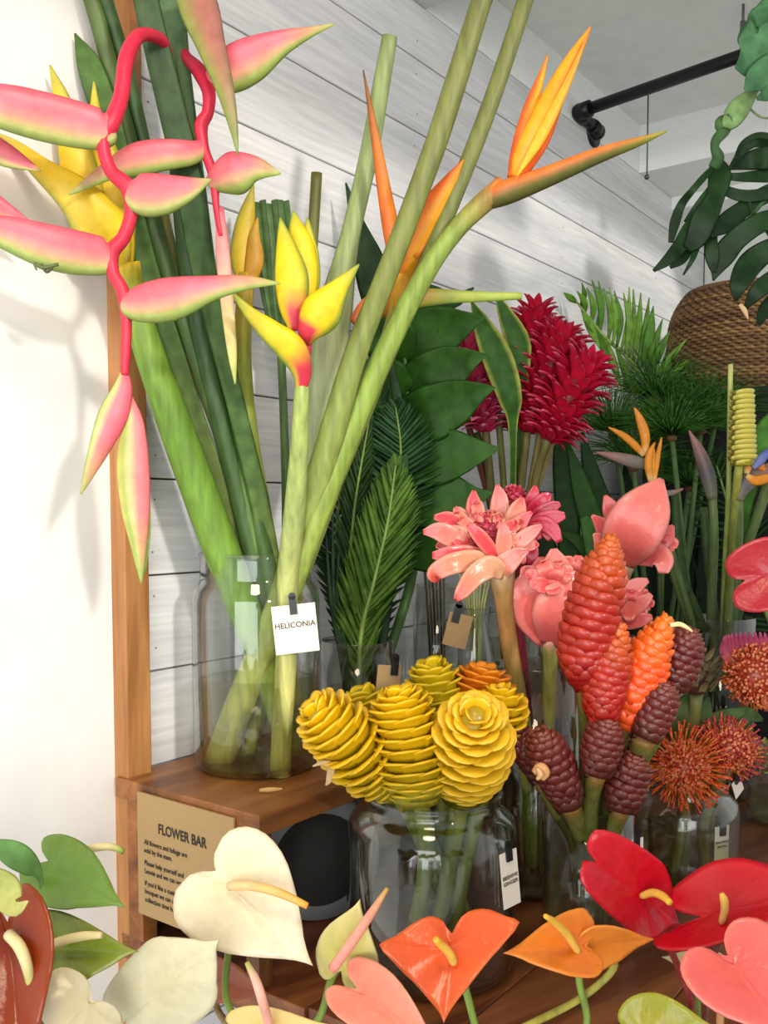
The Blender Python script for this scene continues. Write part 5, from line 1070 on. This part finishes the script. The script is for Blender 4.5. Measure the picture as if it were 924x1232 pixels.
# ================================================================ anthuriums in front
HEART = [(1.02, 0), (.93, .07), (.80, .22), (.62, .48), (.40, .76), (.16, .96), (-.08, 1.0), (-.27, .88), (-.38, .64), (-.38, .38), (-.28, .16), (-.12, .03)]
WING = [(1.05, 0), (.92, .06), (.74, .2), (.52, .4), (.30, .62), (.08, .84), (-.12, 1.02), (-.24, .82), (-.38, .58), (-.46, .34), (-.40, .14), (-.18, .02)]
def spathe_mb(A, Tp, L, cf, cup=.18, back=1.0, th=.0011, K=9, tailz=0.0, ruff=.03, bend=0.0, vein=.018, fill=0.0, heart=None):
    """heart shaped spathe: attachment A, tip Tp, half-width vector L, each given as pixel, pixel, depth"""
    a = W(*A); X = W(*Tp) - a; Y = W(A[0] + L[0], A[1] + L[1], A[2] + L[2]) - a
    N = X.cross(Y).normalized()
    if N.dot(EYE - a) < 0: N = -N
    HT = heart or (HEART[:-3] + [(-.38 , .38 - .14 * fill), (-.28 - .09 * fill, .16 - .08 * fill), (-.12 - .22 * fill, .03 - .03 * fill)])
    half = [cr(HT, i * (len(HT) - 1) / 22) for i in range(23)]
    out = half + [(x, -y) for x, y in half[-2:0:-1]]; n = len(out); sl = Y.length; V, F, C = [], [], []
    for side in (0, 1):
        for k in range(K + 1):
            r = (k / K) ** .9 if k else 0.0
            for j, (x, y) in enumerate(out):
                xx, yy = x * r * (back if x < 0 else 1), y * r
                ang = math.atan2(y, x)
                z = cup * (abs(yy) ** 1.7) * .9 - .05 * math.exp(-(yy * 6) ** 2) * min(1, r * 3) + ruff * r * r * math.sin(ang * 7 + x * 2) + vein * r * (1 - .5 * r) * math.cos(ang * 16 + r * 2) + bend * xx * xx + tailz * max(0, xx - .7)
                V.append(a + X * xx + Y * yy + N * (z * sl) + N * (-th if side else th)); C.append(cf(xx, yy, r))
    o = (K + 1) * n
    for k in range(K):
        for j in range(n):
            q = (k * n + j, k * n + (j + 1) % n, (k + 1) * n + (j + 1) % n, (k + 1) * n + j)
            F.append(q); F.append(tuple(o + i for i in q[::-1]))
    for j in range(n): F.append((K * n + j, K * n + (j + 1) % n, o + K * n + (j + 1) % n, o + K * n + j))
    return MB().add(V, F, C)
def anth(label, A, Tp, L, cols, spadix, shw, spc, jar_i, stemtop=None, cup=.18, back=1.0, stc='#7d9440', sdp=None, **kw):
    c0, c1, ce = (tuple(x ** 1.18 for x in lin(c)) for c in cols)
    cf = lambda x, y, r: mix(mix(c0, c1, r * 1.2), ce, (r - .86) * 5)
    J = AJ[jar_i]; st = stemtop or [(A[0], A[1] + 3)]
    T = thing('anthurium', label, 'flower', (J.x, J.y, TABLE_Z + .01), 'anthuriums in the foreground')
    sp = part(T, 'spathe', spathe_mb(A, Tp, L, cf, cup, back, **kw), WAXY)
    if spadix:
        dd = sdp or [A[2] - .004 - .012 * i for i in range(len(spadix))]
        lofted(sp, 'spadix', spadix, shw, stemcol(*spc), PETAL, d=dd, n=10)
    j = random.uniform(-.02, .02); jb = Vector((J.x + j, J.y + random.uniform(-.02, .02), TABLE_Z + .014))
    # stem: from behind the spathe straight down into the tumbler
    P = [W(u, v, A[2] + .010) for u, v in st]; tp = Vector((J.x + j * 1.2, J.y, TABLE_Z + .13))
    pts = [W(A[0], A[1], A[2] + .004)] + P + [P[-1].lerp(tp, .5) + UP * .0, tp, jb]
    Q = [(p.x, p.y, p.z, .0030) for p in pts]; pp = [cr(Q, i / 6) for i in range((len(Q) - 1) * 6 + 1)]
    fr = frames([(Vector(q[:3]), q[3]) for q in pp]); V, F = [], []
    for p, w, Tn, S, N in fr:
        for q in range(8): V.append(p + S * (w * math.cos(q * math.pi / 4)) + N * (w * math.sin(q * math.pi / 4)))
    for i in range(len(fr) - 1):
        for q in range(8): F.append((i * 8 + q, i * 8 + (q + 1) % 8, i * 8 + 8 + (q + 1) % 8, i * 8 + 8 + q))
    part(T, 'stem', MB().add(V, F, lin(stc)), STEM)
    return T
CRS = ((0, '#efd0a0'), (.6, '#f0c777'), (1, '#eaa53a')); GRS = ((0, '#eedda8'), (.6, '#e6d79a'), (.85, '#b9c060'), (1, '#7f9a3a')); YLS = ((0, '#eec35a'), (1, '#e9b53c')); PKS = ((0, '#f0a090'), (.7, '#e99a80'), (1, '#c9a34a'))
anth('large cream anthurium facing forward beside the sign', (277, 1066, .74), (374, 1160, .70), (50, -56, .015), ('#ecdcb4', '#efe3c8', '#f0e2c2'), [(276, 1066), (305, 1066), (338, 1075), (370, 1090)], [5.5, 6, 5.5, 4], CRS, 1, [(276, 1130), (272, 1200)], cup=.10, back=.9, fill=.45, vein=.03, sdp=[.735, .722, .712, .705])
anth('coral orange anthurium spread wide in front of the wide jar', (541, 1140, .70), (534, 1226, .665), (82, -14, .0), ('#e2622c', '#e56a36', '#ea7c46'), [(546, 1158), (540, 1146), (530, 1136), (524, 1130)], [5.5, 5.5, 5, 4], YLS, 2, [(560, 1190), (572, 1235)], cup=.22, back=1.1, heart=WING, sdp=[.69, .685, .68, .675])
anth('orange anthurium seen edge on, left one of the orange pair', (700, 1138, .72), (608, 1146, .70), (8, 42, -.02), ('#e07c26', '#e0862e', '#e69638'), [(696, 1146), (682, 1124), (668, 1110), (656, 1102)], [4.5, 5, 4.5, 3], YLS, 2, [(697, 1180), (702, 1240)], cup=.3, back=.5)
anth('small orange anthurium turned right, right one of the orange pair', (706, 1140, .73), (786, 1130, .75), (8, -30, .0), ('#e2892e', '#e4903a', '#ec9f4a'), None, 0, YLS, 2, [(740, 1160), (700, 1200)], cup=.3, back=.5, stc='#a8a045')
anth('glossy red anthurium curling left in front of the cone vase', (772, 1078, .79), (818, 1112, .80), (12, -46, .01), ('#c1102a', '#c8142c', '#d02338'), [(772, 1078), (785, 1074), (797, 1078), (806, 1086)], [4, 5, 5, 4], YLS, 3, [(800, 1128), (830, 1200)], cup=.35, back=3.8, fill=.8, stc='#8a2a2a')
TB = anth('big red anthurium at the right edge with an upright yellow tip', (868, 1096, .76), (1000, 1070, .72), (-14, 54, -.03), ('#bd1028', '#c9142c', '#d3253a'), [(872, 1114), (900, 1106), (932, 1104)], [5, 5.5, 5], ((0, '#e0707a'), (1, '#ec9a98')), 3, [(866, 1120), (852, 1180)], cup=.30, back=1.45, stc='#6b3a2a')
lofted(TB, 'spadix_tip', [(868, 1110), (872, 1095), (871, 1082), (868, 1075)], [4, 5, 5, 3], stemcol((0, '#d9a86a'), (1, '#e6b84a')), PETAL, d=[.745, .74, .738, .738], label='upright yellow spadix')
anth('coral pink anthurium in the bottom right corner', (884, 1162, .68), (965, 1258, .64), (52, -34, .01), ('#e2685e', '#e6746a', '#ee8e80'), None, 0, CRS, 3, [(868, 1210), (864, 1250)], cup=.2, stc='#b98a5a')
anth('yellow green anthurium along the bottom edge, right of centre', (775, 1244, .66), (862, 1236, .64), (4, -50, .01), ('#a89e22', '#989828', '#aaa63c'), None, 0, CRS, 3, None, cup=.15)
anth('cream anthurium along the bottom edge with a pink spadix', (308, 1240, .66), (392, 1232, .64), (-6, -30, .01), ('#dcc27c', '#dfc88a', '#e2ca84'), [(326, 1240), (316, 1205), (308, 1180), (297, 1158)], [5.5, 6, 5.5, 3], ((0, '#efa998'), (.75, '#ecb7a0'), (1, '#a9ae55')), 1, None, cup=.15, sdp=[.65, .64, .64, .64])
anth('peach pink anthurium at the bottom edge left of the orange one', (440, 1198, .67), (530, 1262, .63), (24, -32, .01), ('#e58a72', '#e89680', '#eeaa8e'), None, 0, CRS, 2, [(440, 1225)], cup=.25)
anth('pale green hooded anthurium with a long pink spadix', (412, 1158, .70), (432, 1084, .69), (36, 18, -.01), ('#cfc870', '#d3c984', '#e0d8a0'), [(400, 1166), (424, 1132), (446, 1100), (466, 1069)], [6.5, 6.5, 5.5, 2.5], PKS, 1, [(398, 1180), (384, 1225)], cup=-.35, back=1.0, sdp=[.68, .675, .67, .67])
anth('light green anthurium against the white wall, upper left', (66, 1042, .74), (149, 1090, .70), (26, -36, .02), ('#6f9438', '#789a42', '#88a454'), [(96, 1026), (115, 1020), (134, 1019), (149, 1025)], [4, 5, 4.5, 3.5], GRS, 0, [(46, 1062), (40, 1120)], cup=-.25, back=.9, sdp=[.765, .765, .765, .765])
solo('anthurium_leaf', loft(MB(), [(36, 1480), (40, 1290), (50, 1120), (49, 1060), (34, 1040), (14, 1026), (-16, 1012)], [3, 3, 3, 3, 13, 15, 3], stemcol((0, '#6f9550'), (1, '#5f8a48')), d=[.645, .645, .71, .73, .725, .72, .72], thick=.1, fold=.3), LEAF, 'small green leaf at the left edge above the rust anthurium', 'leaf')
anth('rust brown anthurium at the left edge with a cream spadix', (10, 1130, .66), (28, 1300, .60), (58, -4, .0), ('#8a300a', '#96400e', '#a65018'), [(10, 1124), (24, 1140), (34, 1168), (40, 1206)], [7, 7.5, 6.5, 4], GRS, 0, None, cup=.3, back=1.05, stc='#7a5a30', ruff=.06, sdp=[.655, .645, .64, .64])
solo('anthurium_leaf', loft(MB(), [(20, 1480), (10, 1290), (-60, 1150), (-44, 1050), (-14, 1054), (4, 1070), (18, 1092), (34, 1084)], [3, 3, 3, 4, 12, 20, 12, 1], stemcol((0, '#8fa350'), (.5, '#a9b860'), (1, '#c2bb70')), d=[.64, .64, .645, .65, .65, .65, .645, .64], thick=.1, fold=.3), LEAF, 'pale green leaf edge in front of the rust anthurium', 'leaf')
anth('olive green anthurium behind the white ones, cream spadix inside', (64, 1142, .71), (164, 1144, .69), (-2, -46, .02), ('#7d8e30', '#87963c', '#a3a856'), [(62, 1136), (82, 1130), (102, 1126), (122, 1125)], [5.5, 6, 5.5, 4], ((0, '#e8d69a'), (1, '#ead9a2')), 0, [(60, 1180)], cup=.2, sdp=[.70, .695, .69, .685])
anth('white anthurium seen from behind, lower left one of the pair', (106, 1208, .67), (36, 1270, .64), (-40, -40, .0), ('#d9cfa8', '#ded5b6', '#ded4b0'), None, 0, CRS, 0, [(118, 1222), (134, 1246)], cup=-.3, back=.6, stc='#a3b04a')
anth('white anthurium seen from behind with pointed lobes at right', (204, 1183, .69), (262, 1132, .67), (-38, -42, .01), ('#d8cfac', '#dfd8ba', '#ded6b6'), None, 0, CRS, 1, [(214, 1200), (216, 1246)], cup=-.25, back=3.0, fill=.9, stc='#8fa347')
anth('pale cream anthurium under the big red ones', (852, 1162, .84), (798, 1152, .82), (2, 22, .0), ('#d8c98a', '#dccf9a', '#e2d8ac'), None, 0, CRS, 3, [(840, 1200)], cup=.25)
anth('dusky pink brown anthurium low between the white and cream ones', (262, 1176, .80), (322, 1196, .78), (-8, 26, .0), ('#a8604a', '#b06a52', '#b9785e'), None, 0, CRS, 1, [(262, 1215)], cup=.3, back=.9, stc='#8a6a40')
AJ.append(JR)
TC = anth('coral red anthurium at the right edge in front of the bird stems', (925, 690, 1.50), (988, 672, 1.48), (-10, -42, .01), ('#d83a44', '#de4650', '#e86068'), None, 0, CRS, 4, [(928, 720), (940, 800)], cup=.35, back=2.0, fill=.5)
del TC['group']
